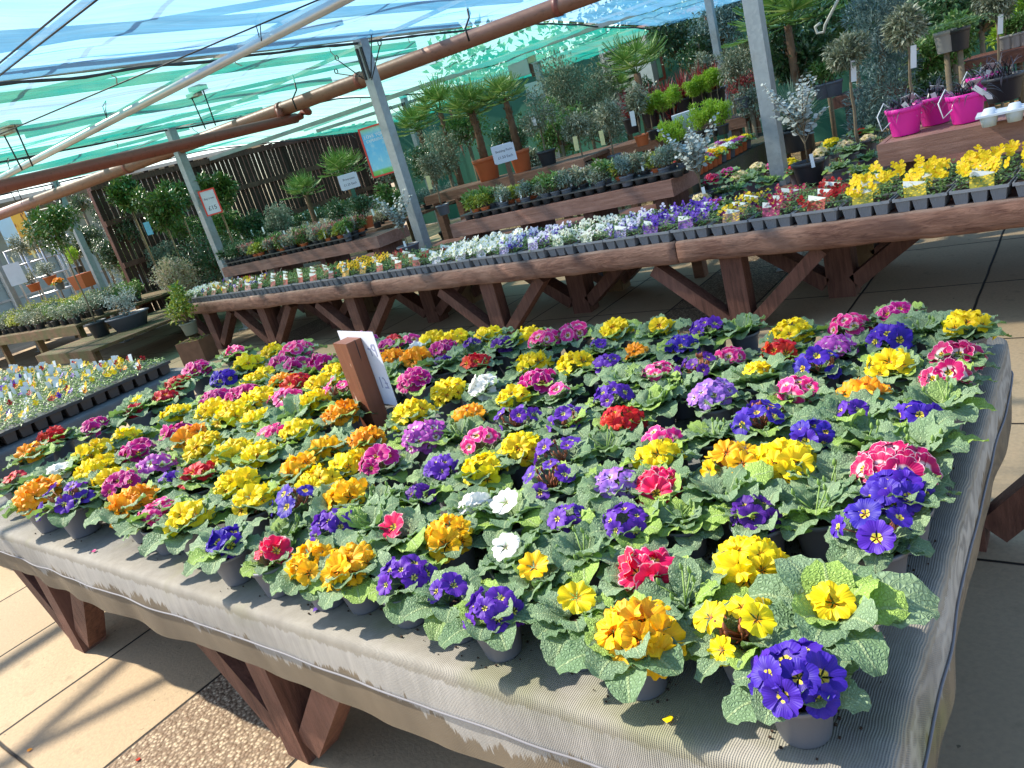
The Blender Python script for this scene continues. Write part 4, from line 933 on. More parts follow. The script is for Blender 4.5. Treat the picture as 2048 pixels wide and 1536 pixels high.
LM={'bay':leafm('bay leaf',(.05,.13,.02),(.13,.27,.05),(.28,.36,.10),.2,.3,.12,.7),'olive':leafm('olive leaf',(.15,.19,.11),(.33,.37,.24),(.58,.58,.42),.15,.45,.2),
'dark':leafm('dark leaf',(.03,.085,.03),(.09,.19,.06),(.22,.28,.16),.2,.3,.1,.7),'mid':leafm('mid green leaf',(.08,.19,.035),(.19,.36,.08),(.30,.38,.12),.25,.45,.15),
'lime':leafm('lime foliage',(.22,.42,.02),(.40,.62,.04),(.52,.70,.10),.35,.5,.2),'silver':leafm('silver leaf',(.30,.36,.33),(.52,.58,.55),(.75,.78,.74),.2,.5,.2),
'blue':leafm('blue conifer',(.09,.17,.15),(.22,.33,.30),(.38,.48,.43),.15,.6,.2),'red':leafm('red blade',(.20,.02,.025),(.42,.05,.06),(.6,.18,.12),.3,.45,.2),
'yg':leafm('yellow green leaf',(.20,.28,.03),(.42,.48,.06),(.62,.62,.10),.3,.45,.2),'palm':leafm('palm blade',(.10,.22,.04),(.22,.40,.08),(.45,.58,.18),.25,.4,.15),
'yuc':leafm('yucca blade',(.12,.20,.13),(.25,.36,.24),(.42,.50,.34),.15,.45,.15),'blk':leafm('black grass',(.018,.014,.02),(.05,.045,.06),(.22,.21,.24),.05,.35,.15,.7),
'pink':leafm('pink heather tip',(.45,.10,.12),(.65,.28,.25),(.75,.5,.4),.25,.6,.3),'grey':leafm('grey green leaf',(.17,.24,.16),(.34,.43,.32),(.5,.52,.42),.2,.5,.2),
'crm':leafm('cream flower tips',(.45,.42,.22),(.65,.58,.38),(.75,.6,.5),.25,.6,.3),'brn':leafm('brown twig',(.12,.08,.045),(.25,.18,.10),(.38,.32,.18),.1,.6,.3),
'vine':leafm('climber leaf',(.05,.14,.05),(.14,.29,.11),(.25,.32,.18),.25,.4,.12)}
POTC={'k':potdark,'g':potgrey,'t':terra,'m':plain('magenta plastic',(.80,.03,.38),.35,.08,5,0,.5),'w':plain('pale grey pot',(.34,.33,.31),.5,.15,5),'s':plain('sage grey pot',(.2,.22,.17),.6,.2,5)}
PMC={}
def potp(k,r,h,sx=1):
    key=(k,round(r,3),round(h,3),sx)
    if key not in PMC:
        b=MB(); n=28; b.lathe([(r*.72,0),(r*.75,.004),(r*.93,h*.80),(r*.95,h*.82),(r,h*.83),(r*1.03,h*.985),(r*1.0,h),(r*.93,h),(r*.90,h*.9)],n,sx=sx)
        s_=MB(); s_.lathe([(.001,h*.9),(r*.9,h*.895)],n,sx=sx,cap0=False)
        PMC[key]=(b.build('pot',POTC[k]),s_.build('soil',soil))
    a,c=PMC[key]; return ('pot',a,(0,0,0),(0,0,0),[('soil',c)])
TG={}
def tagp(c,w,h,col='w',rz=.6,tilt=0.1):
    key=(w,h,col)
    if key not in TG:
        m_={'w':white,'c':cream,'b':plain('blue picture label',(.12,.42,.62),.4,.5,30),'r':terra}[col]; b=MB(); b.box(-w/2,-.0012,-h,w/2,.0012,0); TG[key]=b.build('label_tag',m_)
    return ('label_tag',TG[key],c,(tilt,tilt*.6,rz))
def stemmesh(x0,z0,z1,r,rs,wob=.02,fork=None):
    b=MB(); n=7; pts=[Vector((x0+wob*noise.noise(Vector((i*.6,rs.random()*0+z1,1))),wob*noise.noise(Vector((i*.6,z1,7))),z0+(z1-z0)*i/n)) for i in range(n+1)]
    b.tube(pts,r,7,rr=[r*(1-.35*i/n) for i in range(n+1)]); return b,pts[-1]
def standard(loc,H,R,leaf,L,W,n,pot,pr,ph,label,cat='standard tree',name='standard_tree',group=None,seed=1,st=.012,tags=(),stick=False,flat=1,out=.7,extra=()):
    rs=random.Random(seed); b,t=stemmesh(0,ph*.85,H-R*.5,st,rs); c=MB()
    bl=[(Vector(q)*1.0+Vector((0,0,H)),r) for q,r in blobs(R,11,rs,.42,flat)]; twigs(b,t,[q for q,r in bl[1:8]],st*.5,rs)
    cloud(c,bl,n,L,W,rs,out)
    parts=([potp(pot,pr,ph)] if pot else [])+[('stem',b.build('stem',bark)),('crown',c.build('crown',LM[leaf]))]+list(extra)
    if stick: s_=MB(); s_.tube([(st*2,0,ph*.8),(st*2,0,H-R*.2)],.007,6); parts.append(('cane',s_.build('cane',plain('bamboo',(.35,.25,.12),.6))))
    parts+=list(tags)
    return place(parts,name,label,cat,loc,rs.uniform(-.4,.4),1,group)
BM={}
def bushparts(R,Hb,leaf,L,W,n,pot,pr,ph,seed,flat=.7,out=.5,up=.3,leaf2=None,n2=0,quad=False,k=9):
    key=(R,Hb,leaf,L,W,n,pot,pr,ph,seed,leaf2)
    if key not in BM:
        rs=random.Random(seed); c=MB(); bl=[(Vector((q[0],q[1],q[2]*(Hb/R)))+Vector((0,0,ph+Hb*.85)),r) for q,r in blobs(R,k,rs,.42,flat)]
        cloud(c,bl,n,L,W,rs,out,up,.5,quad); b=MB(); twigs(b,(0,0,ph*.85),[q for q,r in bl],.006,rs)
        parts=([potp(pot,pr,ph)] if pot else [])+[('stems',b.build('stems',bark)),('foliage',c.build('foliage',LM[leaf]))]
        if leaf2:
            d=MB(); cloud(d,[(Vector(q)+Vector((0,0,r*.45)),r*.8) for q,r in bl[1:]],n2,L*.7,W,rs,.6,.6,.4); parts.append(('flower_tips',d.build('flower_tips',LM[leaf2])))
        BM[key]=parts
    return BM[key]
def bush(loc,label,*a,name='potted_shrub',cat='shrub',group=None,tags=(),scl=1,rz=0,**k):
    return place(bushparts(*a,**k)+list(tags),name,label,cat,loc,rz,scl,group)
def blade(b,base,d0,L,w,droop,seg=6,cup=0):
    d=Vector(d0).normalized(); p=Vector(base); sd=d.cross(Vector((0,0,1)))
    if sd.length<.05: sd=Vector((1,0,0))
    sd.normalize(); pr=None; st=[]
    for i in range(seg+1):
        f=i/seg; ww=w*(1-f**2.2)*(.55+.45*min(1,f*3)); st.append((p-sd*ww/2,p+sd*ww/2))
        d=(d+Vector((0,0,-droop/seg*(.4+f*1.4)))).normalized(); p=p+d*L/seg
    a=b.add([q for s_ in st for q in s_])
    for i in range(seg): b.face([a+2*i,a+2*i+1,a+2*i+3,a+2*i+2])
def blades(n,L,w,droop,seed,elmin=.1,elmax=1.4,leaf='yuc',base=(0,0,0),name='blades',spread=.02):
    rs=random.Random(seed); b=MB()
    for k in range(n):
        az=rs.uniform(0,6.283); el=rs.uniform(elmin,elmax); blade(b,Vector(base)+Vector((rs.gauss(0,spread),rs.gauss(0,spread),0)),(math.cos(az)*math.cos(el),math.sin(az)*math.cos(el),math.sin(el)),L*rs.uniform(.7,1.15),w,droop*rs.uniform(.5,1.3))
    return b.build(name,LM[leaf])
FANM={}
def fan_mesh(seed,R):
    key=(seed,R)
    if key not in FANM:
        rs=random.Random(seed); b=MB(); n=26
        for k in range(n):
            a=-1.95+3.9*k/(n-1); d=Vector((math.sin(a),0.02*rs.gauss(0,1),math.cos(a)*1.0))
            L=R*(.75+.25*math.cos(a*.6))*rs.uniform(.92,1.05); p=Vector((0,0,0)); dd=d.copy(); sd=Vector((math.cos(a),0,-math.sin(a))); st=[]
            for i in range(6):
                f=i/5; ww=R*.060*(math.sin(min(1,f*2.2)*PI/2))*(1-max(0,f-.45)/.6); fold=Vector((0,.012*R*(1 if k%2 else -1),0))
                st.append((p-sd*ww/2+fold,p+sd*ww/2-fold)); dd=(dd+Vector((0,-.10*f,-.13*f*f))).normalized(); p=p+dd*L/5
            q=b.add([x for s_ in st for x in s_])
            for i in range(5): b.face([q+2*i,q+2*i+1,q+2*i+3,q+2*i+2])
        b.tube([(0,0,0),(0,.02,-R*.4),(0,.0,-R*.95)],.007,5)
        FANM[key]=b.build('frond',LM['palm'])
    return FANM[key]
def palm(loc,H,R,nf,label,pot='t',pr=.16,ph=.28,seed=1,trunk=.045,elr=(-.1,1.35),tags=()):
    rs=random.Random(seed); parts=[potp(pot,pr,ph)] if pot else []
    b=MB(); b.tube([(0,0,ph*.8),(.01,0,ph+(H-ph)*.5),(0,.01,H)],trunk,8,rr=[trunk*1.3,trunk,trunk*.8])
    for k in range(60):
        z=rs.uniform(ph,H); a=rs.uniform(0,6.28); q=Vector((math.cos(a)*trunk*.9,math.sin(a)*trunk*.9,z)); b.quadleaf(q,Vector((math.cos(a)*.5,math.sin(a)*.5,1)),Vector((math.cos(a),math.sin(a),0)),.07,.03)
    parts.append(('trunk',b.build('trunk',plain('fibrous trunk',(.16,.09,.05),.9,.5,30,1))))
    r=place(parts+list(tags),'potted_palm',label,'palm',loc,0,1)
    for k in range(nf):
        az=k*2.399+seed; el=elr[0]+(elr[1]-elr[0])*((k+.5)/nf); d=Vector((math.cos(az)*math.cos(el),math.sin(az)*math.cos(el),math.sin(el)))
        c=Vector((0,0,H))+d*R*.95
        z=d; y=(Vector((0,0,-1))+d*.2).cross(z).cross(z)*1; 
        up=Vector((0,0,1)); yv=-(up-z*up.dot(z)); 
        if yv.length<.05: yv=Vector((0,1,0))
        yv.normalize(); xv=yv.cross(z); M3=Matrix((xv,yv,z)).transposed()
        link('frond',fan_mesh(rs.randrange(3),R),c,M3.to_euler(),rs.uniform(.85,1.1),r)
    return r
# ------------------------------------------------------------------ shelves on the far bench
wood_mauve=timber('mauve timber',(.19,.085,.06),(.33,.18,.14),0,.6,0)
def shelf(x0,x1,y,d,z,label,h=.135):
    zz=BZ; parts=[]; b=MB(); b.box(x0,y,z-h,x1,y+.03,z); parts.append(('front_board',b.build('front_board',wood_mauve)))
    for s_,xx in ((0,x0),(1,x1)): b=MB(); b.box(xx+(.001 if s_==0 else -.031),y+.031,z-h,xx+(.031 if s_==0 else -.001),y+d,z-.001); parts.append(('side_board',b.build('side_board',wood_mauve)))
    b=MB(); n=4
    for k in range(n): b.box(x0+.033,y+.033+(d-.04)*k/n,z-.03,x1-.033,y+.033+(d-.04)*(k+1)/n-.006,z-.004)
    parts.append(('boards',b.build('boards',wood_mauve)))
    b=MB(); m_=int((x1-x0)/1.2)+2
    for k in range(m_): xa=x0+.1+(x1-x0-.3)*k/(m_-1); b.box(xa,y+.06,zz-BZ+BZ-.003-0,xa+.1,y+d-.06,z-h-.001)
    for k in range(m_): 
        xa=x0+.1+(x1-x0-.3)*k/(m_-1); q=MB(); q.box(xa,y+.06,BZ-.002,xa+.1,y+d-.06,z-h+.02); parts.append(('block',q.build('block',wood_red)))
    place(parts,'timber_shelf',label,'shelf',(0,0,0))
SZ=1.0
a0=at(480,527,SZ); a1=at(738,478,SZ); YA=(a0.y+a1.y)/2; XA0,XA1=a0.x-.3,a1.x
shelf(XA0,XA1,YA,.52,SZ,'raised brown timber shelf holding heathers and two terracotta pots, on the bench\'s left part')
b0=at(905,447,SZ); b1=at(1336,362,SZ); YB=(b0.y+b1.y)/2; XB0,XB1=b0.x,b1.x
shelf(XB0,XB1,YB,.55,SZ,'raised mauve timber shelf with black carrier trays of small shrubs, middle of the bench')
c0=at(1757,288,SZ+.0); XC0=c0.x; YC=c0.y-.05
shelf(XC0,XC0+2.2,YC,.62,SZ,'raised brown timber shelf carrying the magenta pots at the right edge')
print('shelves',YA,XA0,XA1,YB,XB0,XB1,YC,XC0)
# carrier trays with small pots
def carrier(nx,ny,p=.115):
    b=MB(); W,D=nx*p,ny*p; h=.06
    b.box(-W/2,-D/2,h-.012,W/2,D/2,h); 
    for i in range(nx):
        for j in range(ny): b.lathe([(p*.30,0),(p*.40,h-.0125)],14,(-W/2+p*(i+.5),-D/2+p*(j+.5),0))
    return b.build('carrier_tray',plain('scuffed black tray',(.05,.055,.06),.35,.6,14,.1,.6))
CT={}
def carr(x,y,z,nx,ny,label,rz=0):
    if (nx,ny) not in CT: CT[(nx,ny)]=carrier(nx,ny)
    o=link('carrier_tray',CT[(nx,ny)],(x,y,z),(0,0,rz)); tag(o,label,'plant tray')
SP=[ # small potted plants: (R,H,leaf,L,W,n,pot,pr,ph,seed, kwargs, words)
 ((.10,.08,'grey',.028,.012,420,'g',.05,.085,1),{},'grey green hebe in grey pot'),
 ((.10,.08,'olive',.028,.010,420,'g',.05,.085,2),{},'fine grey shrublet in grey pot'),
 ((.09,.08,'yg',.05,.022,170,'t',.045,.08,3),{},'yellow green plant in terracotta pot'),
 ((.12,.09,'brn',.03,.006,600,'g',.055,.085,4),{},'brown twiggy heath in grey pot'),
 ((.10,.09,'mid',.055,.024,200,'g',.05,.085,5),{},'fresh green plant in grey pot'),
 ((.11,.10,'blue',.03,.006,700,'g',.06,.085,6),{},'feathery blue green plant in grey pot'),
 ((.10,.09,'mid',.04,.016,260,'t',.048,.08,7),dict(leaf2='pink',n2=130),'pink budded skimmia in terracotta pot'),
 ((.10,.09,'grey',.04,.016,260,'k',.048,.08,8),dict(leaf2='pink',n2=130),'pink budded skimmia in black pot'),
 ((.11,.10,'dark',.05,.016,330,'k',.05,.085,9),{},'dark green bushy plant in black pot'),
 ((.10,.09,'grey',.04,.018,220,'k',.048,.08,10),dict(leaf2='crm',n2=120),'cream variegated plant in black pot')]
def small(i,x,y,z,label,scl=1,rz=0,tg=True,group='small potted plants on the raised shelves'):
    a,k,_=SP[i]; return place(bushparts(*a,**k)+([tagp((.03,-.04,a[8]+.075),.02,.07,'w',.5,-.2)] if tg else []),'potted_plant',label,'potted plant',(x,y,z),rz,scl,group)
# shelf B: trays along the front
nb=int((XB1-XB0-.1)/.70)
rs=random.Random(21)
orderB=[3,3,2,2,0,1,0,1,1,4,0,5,1,5,5,4,5,0]
xx=XB0+.12; W_=XB1-XB0-.2; kk=0
for q,(nx) in enumerate((6,8,6)):
    w=nx*.115; carr(xx+w/2,YB+.17,SZ-.003,nx,2,'scuffed black carrier tray on the middle shelf, %s'%['left one','centre one','right one'][q]); 
    for i in range(nx):
        for j in range(2):
            if rs.random()<.25 and j==0: continue
            f=(xx+(i+.5)*.115-XB0)/(XB1-XB0); idx=orderB[min(17,int(f*18))] if j==0 else rs.choice([0,1,5,4,9,2] if f>.35 else [3,2,4])
            kk+=1; small(idx,xx+(i+.5)*.115,YB+.17+(j-.5)*.115,SZ+.008,SP[idx][2]+', middle shelf, %s row, number %d'%('front' if j==0 else 'back',[0,6,14][q]+i+1),1.0,rs.uniform(0,6),i%2==0)
    xx+=w+.03
xx=XA0+.1
for q,nx in enumerate((8,8,7)):
    w=nx*.115; 
    if xx+w>XA1: break
    carr(xx+w/2,YA+.17,SZ-.003,nx,3,'black carrier tray on the left shelf, %s'%['left one','centre one','right one'][q])
    for i in range(nx):
        for j in range(3):
            if rs.random()<.2: continue
            f=(xx+(i+.5)*.115-XA0)/(XA1-XA0); idx=8 if f<.16 else rs.choice([6,6,7,7,9,4,2])
            small(idx,xx+(i+.5)*.115,YA+.17+(j-1)*.115,SZ+.008,SP[idx][2]+', left shelf, %s row, number %d'%(['front','second','back'][j],[0,8,16][q]+i+1),1.05,rs.uniform(0,6),j==0 and i%3==0)
    xx+=w+.03
for px,py,l in ((688,452,'bushy dark green plant in a terracotta pot, the left of two near the shelf end'),(738,440,'bushy dark green plant in a terracotta pot, the right of two near the shelf end')):
    p=at(px,py+15,SZ+.06); bush(p,l,.19,.17,'dark',.045,.018,900,'t',.085,.13,int(px),name='potted_shrub')
# magenta pots with black grass
def handlepot(seed,k):
    rs=random.Random(seed); pot=potp('m',.105,.17); g=blades(75,.19,.009,2.2,seed,.3,1.35,'blk',(0,0,.15),'grass',.03)
    b=MB(); b.tube([(-.06,-.02,.16),(-.10,-.06,.22),(-.14,-.09,.15),(-.12,-.10,.06),(-.07,-.09,.10)],.004,6)
    c=MB(); c.box(-.014,-.001,-.13,.014,.001,0); a=c.add([(-.014,0,-.13),(.014,0,-.13),(0,0,-.155)]); c.face([a,a+1,a+2])
    d=MB(); d.box(-.04,-.0008,-.02,.04,.0008,.07)
    return [pot,('grass',g),('carry_handle',b.build('carry_handle',white)),('label_tag',c.build('label_tag',white),(rs.uniform(-.02,.05),-.11,.20),(.35,rs.uniform(-.9,.5),rs.uniform(-.3,.5))),('saucer_card',d.build('saucer_card',white),(.03,.05,.20),(1.1,rs.uniform(-.4,.4),rs.uniform(-.5,.5)))]
for i,(px,py,l) in enumerate(((1812,268,'front left of the four'),(1872,247,'second from the left'),(1935,243,'third from the left'),(1970,200,'behind, at the right of the four'))):
    p=at(px,py,SZ); place(handlepot(50+i,i),'potted_black_grass','magenta pot of black mondo grass, '+l,'potted plant',p,rs.uniform(-.3,.3),1.0,'magenta pots on the right shelf')
p=at(2005,205,SZ); place([potp('k',.12,.16),('grass',blades(60,.2,.01,1.6,99,.3,1.4,'blk',(0,0,.14),'grass',.04))],'potted_black_grass','black pot of dark grass behind the white tray','potted plant',p+Vector((0,.1,0)))
b=MB(); b.box(-.3,-.1,.055,.3,.1,.066)
for i in range(5):
    for j in range(2): b.lathe([(.034,0),(.045,.0545)],14,(-.24+.12*i,-.05+.1*j,0)); b.lathe([(.036,.0665),(.026,.085),(.001,.087)],14,(-.24+.12*i,-.05+.1*j,0),cap0=False)
o=link('pot_tray',b.build('pot_tray',plain('white moulded tray',(.62,.68,.74),.4,.08)),at(2030,240,SZ)+Vector((.12,.02,0)),(0,0,.05)); tag(o,'upturned white moulded pot tray at the right end of the shelf','plant tray')
# eucalyptus
def eucal(loc,H,n,seed,label,pr=.12,ph=.17,sp_=.28,pot='k'):
    rs=random.Random(seed); st=MB(); lf=MB()
    for k in range(n):
        a=rs.uniform(0,6.28); d=Vector((math.cos(a)*sp_,math.sin(a)*sp_,1)); tip=Vector((0,0,ph+H*.25))+Vector((math.cos(a)*H*rs.uniform(.15,.42),math.sin(a)*H*rs.uniform(.15,.42),H*rs.uniform(.3,.75))); base=Vector((0,0,ph*.9)) ; m_=Vector((0,0,ph+H*rs.uniform(.2,.4)))
        pts=[base,m_,m_.lerp(tip,.5)+Vector((0,0,.04)),tip]; st.tube(pts,.004,5,rr=[.006,.005,.003,.0015])
        for s_ in range(2,13):
            f=s_/12; q=pts[1].lerp(pts[3],f)+Vector((0,0,.04*math.sin(PI*f)))
            for e in (0,PI): 
                aa=a+PI/2*(s_%2)+e; dd=Vector((math.cos(aa),math.sin(aa),.3)); R=.021*(1.25-.7*f); c=q+dd.normalized()*R*1.2; nn=Vector((rs.gauss(0,.5),rs.gauss(0,.5)-.3,1)).normalized(); x=nn.orthogonal().normalized(); y=nn.cross(x)
                i0=lf.add([c]+[c+(x*math.cos(t*PI/4)+y*math.sin(t*PI/4))*R for t in range(8)])
                for t in range(8): lf.face([i0,i0+1+t,i0+1+(t+1)%8])
    place([potp(pot,pr,ph),('stems',st.build('stems',bark)),('leaves',lf.build('leaves',LM['silver'])),tagp((.06,-.10,ph+.06),.025,.1,'w',.3,-.1)],'eucalyptus',label,'shrub',loc)
eucal(at(1620,368,BZ+.01)+Vector((0,.02,0)),.62,22,3,'silver eucalyptus in a black pot just right of the thick post')
eucal(at(1400,425,BZ+.01)+Vector((0,.1,0)),.55,18,4,'silver eucalyptus in a black pot between the middle shelf and the thick post',.1,.13)
eucal(at(822,510,BZ+.01),.62,16,5,'variegated silvery shrub in a grey pot at the foot of the poster post',.13,.12,pot='g')
# polyanthus in pots on the bench
POLY="1395 380 I M|1420 345 H B|1378 350 I M|1455 330 M M|1480 335 I B|1510 320 I B|1545 318 K M|1400 318 Y M|1445 362 I S|1500 355 N N|1540 360 N N|1470 375 N N|1575 312 Y M|1640 290 I B|1662 272 Y B|1690 275 I B|1735 262 I B|1590 320 R S|1700 300 N N|1735 310 N N|1750 345 N N|1680 330 N N|1720 340 N N|1430 390 M S|1720 250 R S"
WD=dict(SHORT); WD['I']='cream'
for i,q in enumerate(POLY.split('|')):
    a=q.split(); p=at(int(a[0]),int(a[1]),BZ+.19 if a[3]!='N' else BZ+.12)
    r=primrose((p.x,p.y,BZ+.0),a[2],a[3],rs,scl=1.12); 
    pos='left of the thick post' if int(a[0])<1550 else 'right of the thick post'
    tag(r,('leafy polyanthus without flowers, ' if a[3]=='N' else WD[a[2]]+' polyanthus with a '+FW[a[3]]+', ')+pos+', '+['foremost','forward','middle','rear'][min(3,max(0,int((p.y-5.2)/.35)))]+' row','polyanthus','polyanthus behind the pansy packs')
# ------------------------------------------------------------------ back area benches
def bench(x0,x1,y0,y1,z,label,m_=None,legs=None,name='sales_bench',h=.12,plank=True,rot=0):
    m_=m_ or wood_brown; cx,cy_=(x0+x1)/2,(y0+y1)/2; X0,X1,Y0,Y1=x0-cx,x1-cx,y0-cy_,y1-cy_; parts=[]; b=MB(); n=max(2,int((Y1-Y0)/.16))
    for k in range(n): b.box(X0,Y0+.032+(Y1-Y0-.064)*k/n,z-.04,X1,Y0+.032+(Y1-Y0-.064)*(k+1)/n-.008,z)
    parts.append(('boards',b.build('boards',m_)))
    for ya in (Y0,Y1-.03): b=MB(); b.box(X0-.002,ya,z-h,X1+.002,ya+.03,z-.003); parts.append(('side_rail',b.build('side_rail',m_)))
    nl=max(2,int((X1-X0)/1.6)+1)
    for k in range(nl):
        for ya in (Y0+.04,Y1-.14):
            xa=X0+.1+(X1-X0-.3)*k/(nl-1); b=MB(); b.box(xa,ya,0,xa+.1,ya+.1,z-.041); parts.append(('leg',b.build('leg',m_)))
    return place(parts,name,label,'bench',(cx,cy_,0),rot)
def pxR(r,p): return r*pxs(p)
# bench with the palms in orange pots
GZ=1.16
bench(-7.5,-4.85,7.85,8.5,GZ,'brown timber bench behind the middle shelf holding the potted palms',wood_brown)
rs=random.Random(77)
p=aty(978,350,8.1); palm((p.x,p.y,GZ),.86,.24,24,'tall palm in the left orange pot beside the bedding pack price card',pr=.17,ph=.29,seed=2)
p=aty(1044,330,8.15); palm((p.x,p.y,GZ),.88,.21,18,'palm with a slim trunk in the right orange pot',pr=.14,ph=.27,seed=5)
p=aty(1092,303,8.2); standard((p.x,p.y,GZ),.62,.27,'olive',.05,.018,1100,'k',.12,.18,'small citrus tree in a black pot right of the palms','standard tree',seed=4,tags=[tagp((.1,-.2,.6),.05,.1,'w',.2)])
# price card of bedding packs
p=aty(1000,345,7.7); q=aty(985,345,7.7)
b=MB(); b.box(-.14,-.004,0,.14,.004,.22); st_=MB(); st_.box(-.03,.005,-.5,.03,.045,.04); b3=MB(); b3.box(-.16,.0045,.01,.11,.0085,.23)
place([('card',b.build('card',paper),(0,0,0),(0,0,0),[('lettering',text_mesh('Bedding Packs',.040,ink),(0,-.0048,.150),(PI/2,0,0)),('lettering',text_mesh('£1.50 Each',.046,ink),(0,-.0048,.07),(PI/2,0,0))]),('rear_card',b3.build('rear_card',paper)),('stake',st_.build('stake',wood_brown))],
 'price_sign','white price card reading Bedding Packs £1.50 Each between the orange pots','sign',aty(1014,324,7.7),.55,.95)
place([('card',b.build('card',paper),(0,0,0),(0,0,0),[('lettering',text_mesh('Primroses',.046,ink),(0,-.0048,.150),(PI/2,0,0)),('lettering',text_mesh('£1.25 Each',.046,ink),(0,-.0048,.07),(PI/2,0,0))]),('rear_card',b3.build('rear_card',paper)),('stake',st_.build('stake',plain('green stake',(.02,.10,.06),.5)))],
 'price_sign','white price card reading Primroses £1.25 Each above the left shelf','sign',aty(704,377,6.5),.75,.8)
# red framed sign on the post
def framed(w,h,m_,kids):
    f=MB(); t=.018
    f.box(-w/2-t,-.012,-h/2-t,w/2+t,.0,-h/2); f.box(-w/2-t,-.012,h/2,w/2+t,.0,h/2+t); f.box(-w/2-t,-.012,-h/2+.0002,-w/2,0,h/2-.0002); f.box(w/2,-.012,-h/2+.0002,w/2+t,0,h/2-.0002)
    b=MB(); n=b.add([(-w/2,-.004,-h/2),(w/2,-.004,-h/2),(w/2,-.004,h/2),(-w/2,-.004,h/2)]); b.face([n,n+1,n+2,n+3],[(0,0),(1,0),(1,1),(0,1)]); k=MB(); k.box(-w/2,-.0035,-h/2,w/2,-.001,h/2)
    return [('frame',f.build('frame',plain('red frame',(.70,.05,.035),.4,.1))),('sheet',b.build('sheet',m_),(0,0,0),(0,0,0),kids),('backing',k.build('backing',white))]
p=aty(421,404,6.05)
place(framed(.19,.31,paper,[('lettering',text_mesh('Bay trees',.036,ink),(0,-.0048,.05),(PI/2,0,0)),('lettering',text_mesh('£15',.08,ink),(0,-.0048,-.08),(PI/2,0,0))]),'price_sign','white price sheet in a red frame fixed to the post at the bench\'s left end','sign',p,.75)
t=NT('garden poster'); u=t.xyz(t.uv()); n=t.noise(5,4,t.uv(),.6)
c=t.ramp(u[1],[(0,(.10,.5,.08)),(.09,(.2,.6,.15)),(.13,(.25,.68,.85)),(.5,(.12,.55,.85)),(.85,(.10,.5,.8)),(1,(.3,.65,.35))]); c=t.mix(t.ramp(n,[(.5,0),(.7,.5)]),c,(.6,.85,.9)); pm=t.bsdf(c,.25)
p=at(752,300,1.9) if False else aty(760,300,6.36)
wt=plain('white print',(.85,.87,.9),.5)
place(framed(.33,.52,pm,[('lettering',text_mesh('LOVE YOUR',.052,wt),(0,-.0048,.17),(PI/2,0,0)),('lettering',text_mesh('EXPERIENCE?',.043,wt),(0,-.0048,.12),(PI/2,0,0))]),'framed_poster','blue poster in a red frame leaning behind the thick post with scroll hooks','poster',p,.42)
# floodlight and boxes on the thin post
yb=PY2-.06; p=aty(1040,130,yb)
b=MB(); b.box(-.20,-.06,-.18,.16,.06,.2); c=MB(); c.box(.165,-.05,-.02,.29,.05,.22); d=MB(); d.box(.17,-.045,-.24,.30,.045,-.03)
place([('box',b.build('box',plain('white junction box',(.55,.57,.55),.4,.15,6))),('box',c.build('box',plain('cream junction box',(.55,.5,.3),.4,.15,6))),('box',d.build('box',wood_red))],'junction_box','white and cream electric boxes near the top of the thin post','electric box',(p.x,p.y,p.z),.3)
b=MB(); b.box(-.17,-.05,-.12,.12,-.01,.12); c=MB()
for k in range(6): c.box(.121,-.04,-.10+k*.035,.2,.03,-.085+k*.035)
place([('lamp_glass',b.build('lamp_glass',plain('flood lamp glass',(.6,.68,.68),.2,.1))),('housing',c.build('housing',galv))],'floodlight','square white floodlight clamped on the thin post below the electric boxes','light',aty(1072,178,yb),.5)
# heater with white louvres behind the fan palm
b=MB(); b.box(-.36,-.1,-.5,.36,.1,-.44); b.box(-.36,-.1,.44,.36,.1,.5); b.box(-.42,-.1,-.5,-.361,.1,.5); b.box(.361,-.1,-.5,.42,.1,.5); c=MB()
for k in range(9): c.box(-.355,-.09,-.41+k*.096,.355,-.02,-.37+k*.096,Matrix.Rotation(.0,4,'X'))
d=MB(); d.box(-.355,-.015,-.439,.355,.1,.439)
place([('frame',b.build('frame',whitebeam)),('louvre_slats',c.build('louvre_slats',whitebeam)),('back_panel',d.build('back_panel',black))],'louvre_panel','white louvred air vent on the dark green screen, behind the fan palm','vent',aty(1258,140,14.2),.1,1.15)
b=MB(); b.box(-.18,-.12,-.5,.18,.12,.5); o=link('meter_cabinet',b.build('meter_cabinet',plain('grey cabinet',(.42,.48,.5),.4)),aty(1292,140,14.2)); tag(o,'pale grey cabinet on the dark green screen right of the louvres','cabinet')
b=MB(); q0=aty(1320,105,14.3);q1=aty(1330,155,14.3); b.tube([(q0.x-.3,q0.y,q0.z+.4),(q0.x,q0.y,q0.z+.35),(q1.x,q1.y,q1.z),(q1.x-.9,q1.y,q1.z-.1)],.035,8); o=link('service_pipe',b.build('service_pipe',rust2)); tag(o,'thin dark red pipe on the dark green screen right of the fan palm','pipe')
p=aty(1278,170,11.5); palm((p.x,p.y,.02),1.95,.36,12,'large fan palm in front of the white louvres',pot='k',pr=.3,ph=.4,seed=9,trunk=.07,elr=(.15,1.25))
p=aty(1235,160,12); palm((p.x,p.y,.02),1.75,.22,9,'small fan palm left of the large one, before the dark green screen',pot='k',pr=.25,ph=.35,seed=12,elr=(.1,1.2))
for px,py,y,R,nf,l,sd in ((838,262,10.4,.27,20,'bushy green palm left of the thin post and right of the poster',3),(690,350,9.3,.27,16,'low palm behind the Primroses price card',6),(612,392,8.9,.24,14,'low palm in front of the slatted fence, left of the price card',8),(880,225,9.6,.28,16,'palm with upright fans between the two thin posts',14),(1575,55,9.2,.36,20,'large spreading palm at the top right of the thick post',16)):
    p=aty(px,py,y); palm((p.x,p.y,.02),p.z,R,nf,l,pot='k',pr=.2,ph=.3,seed=sd,trunk=.05)
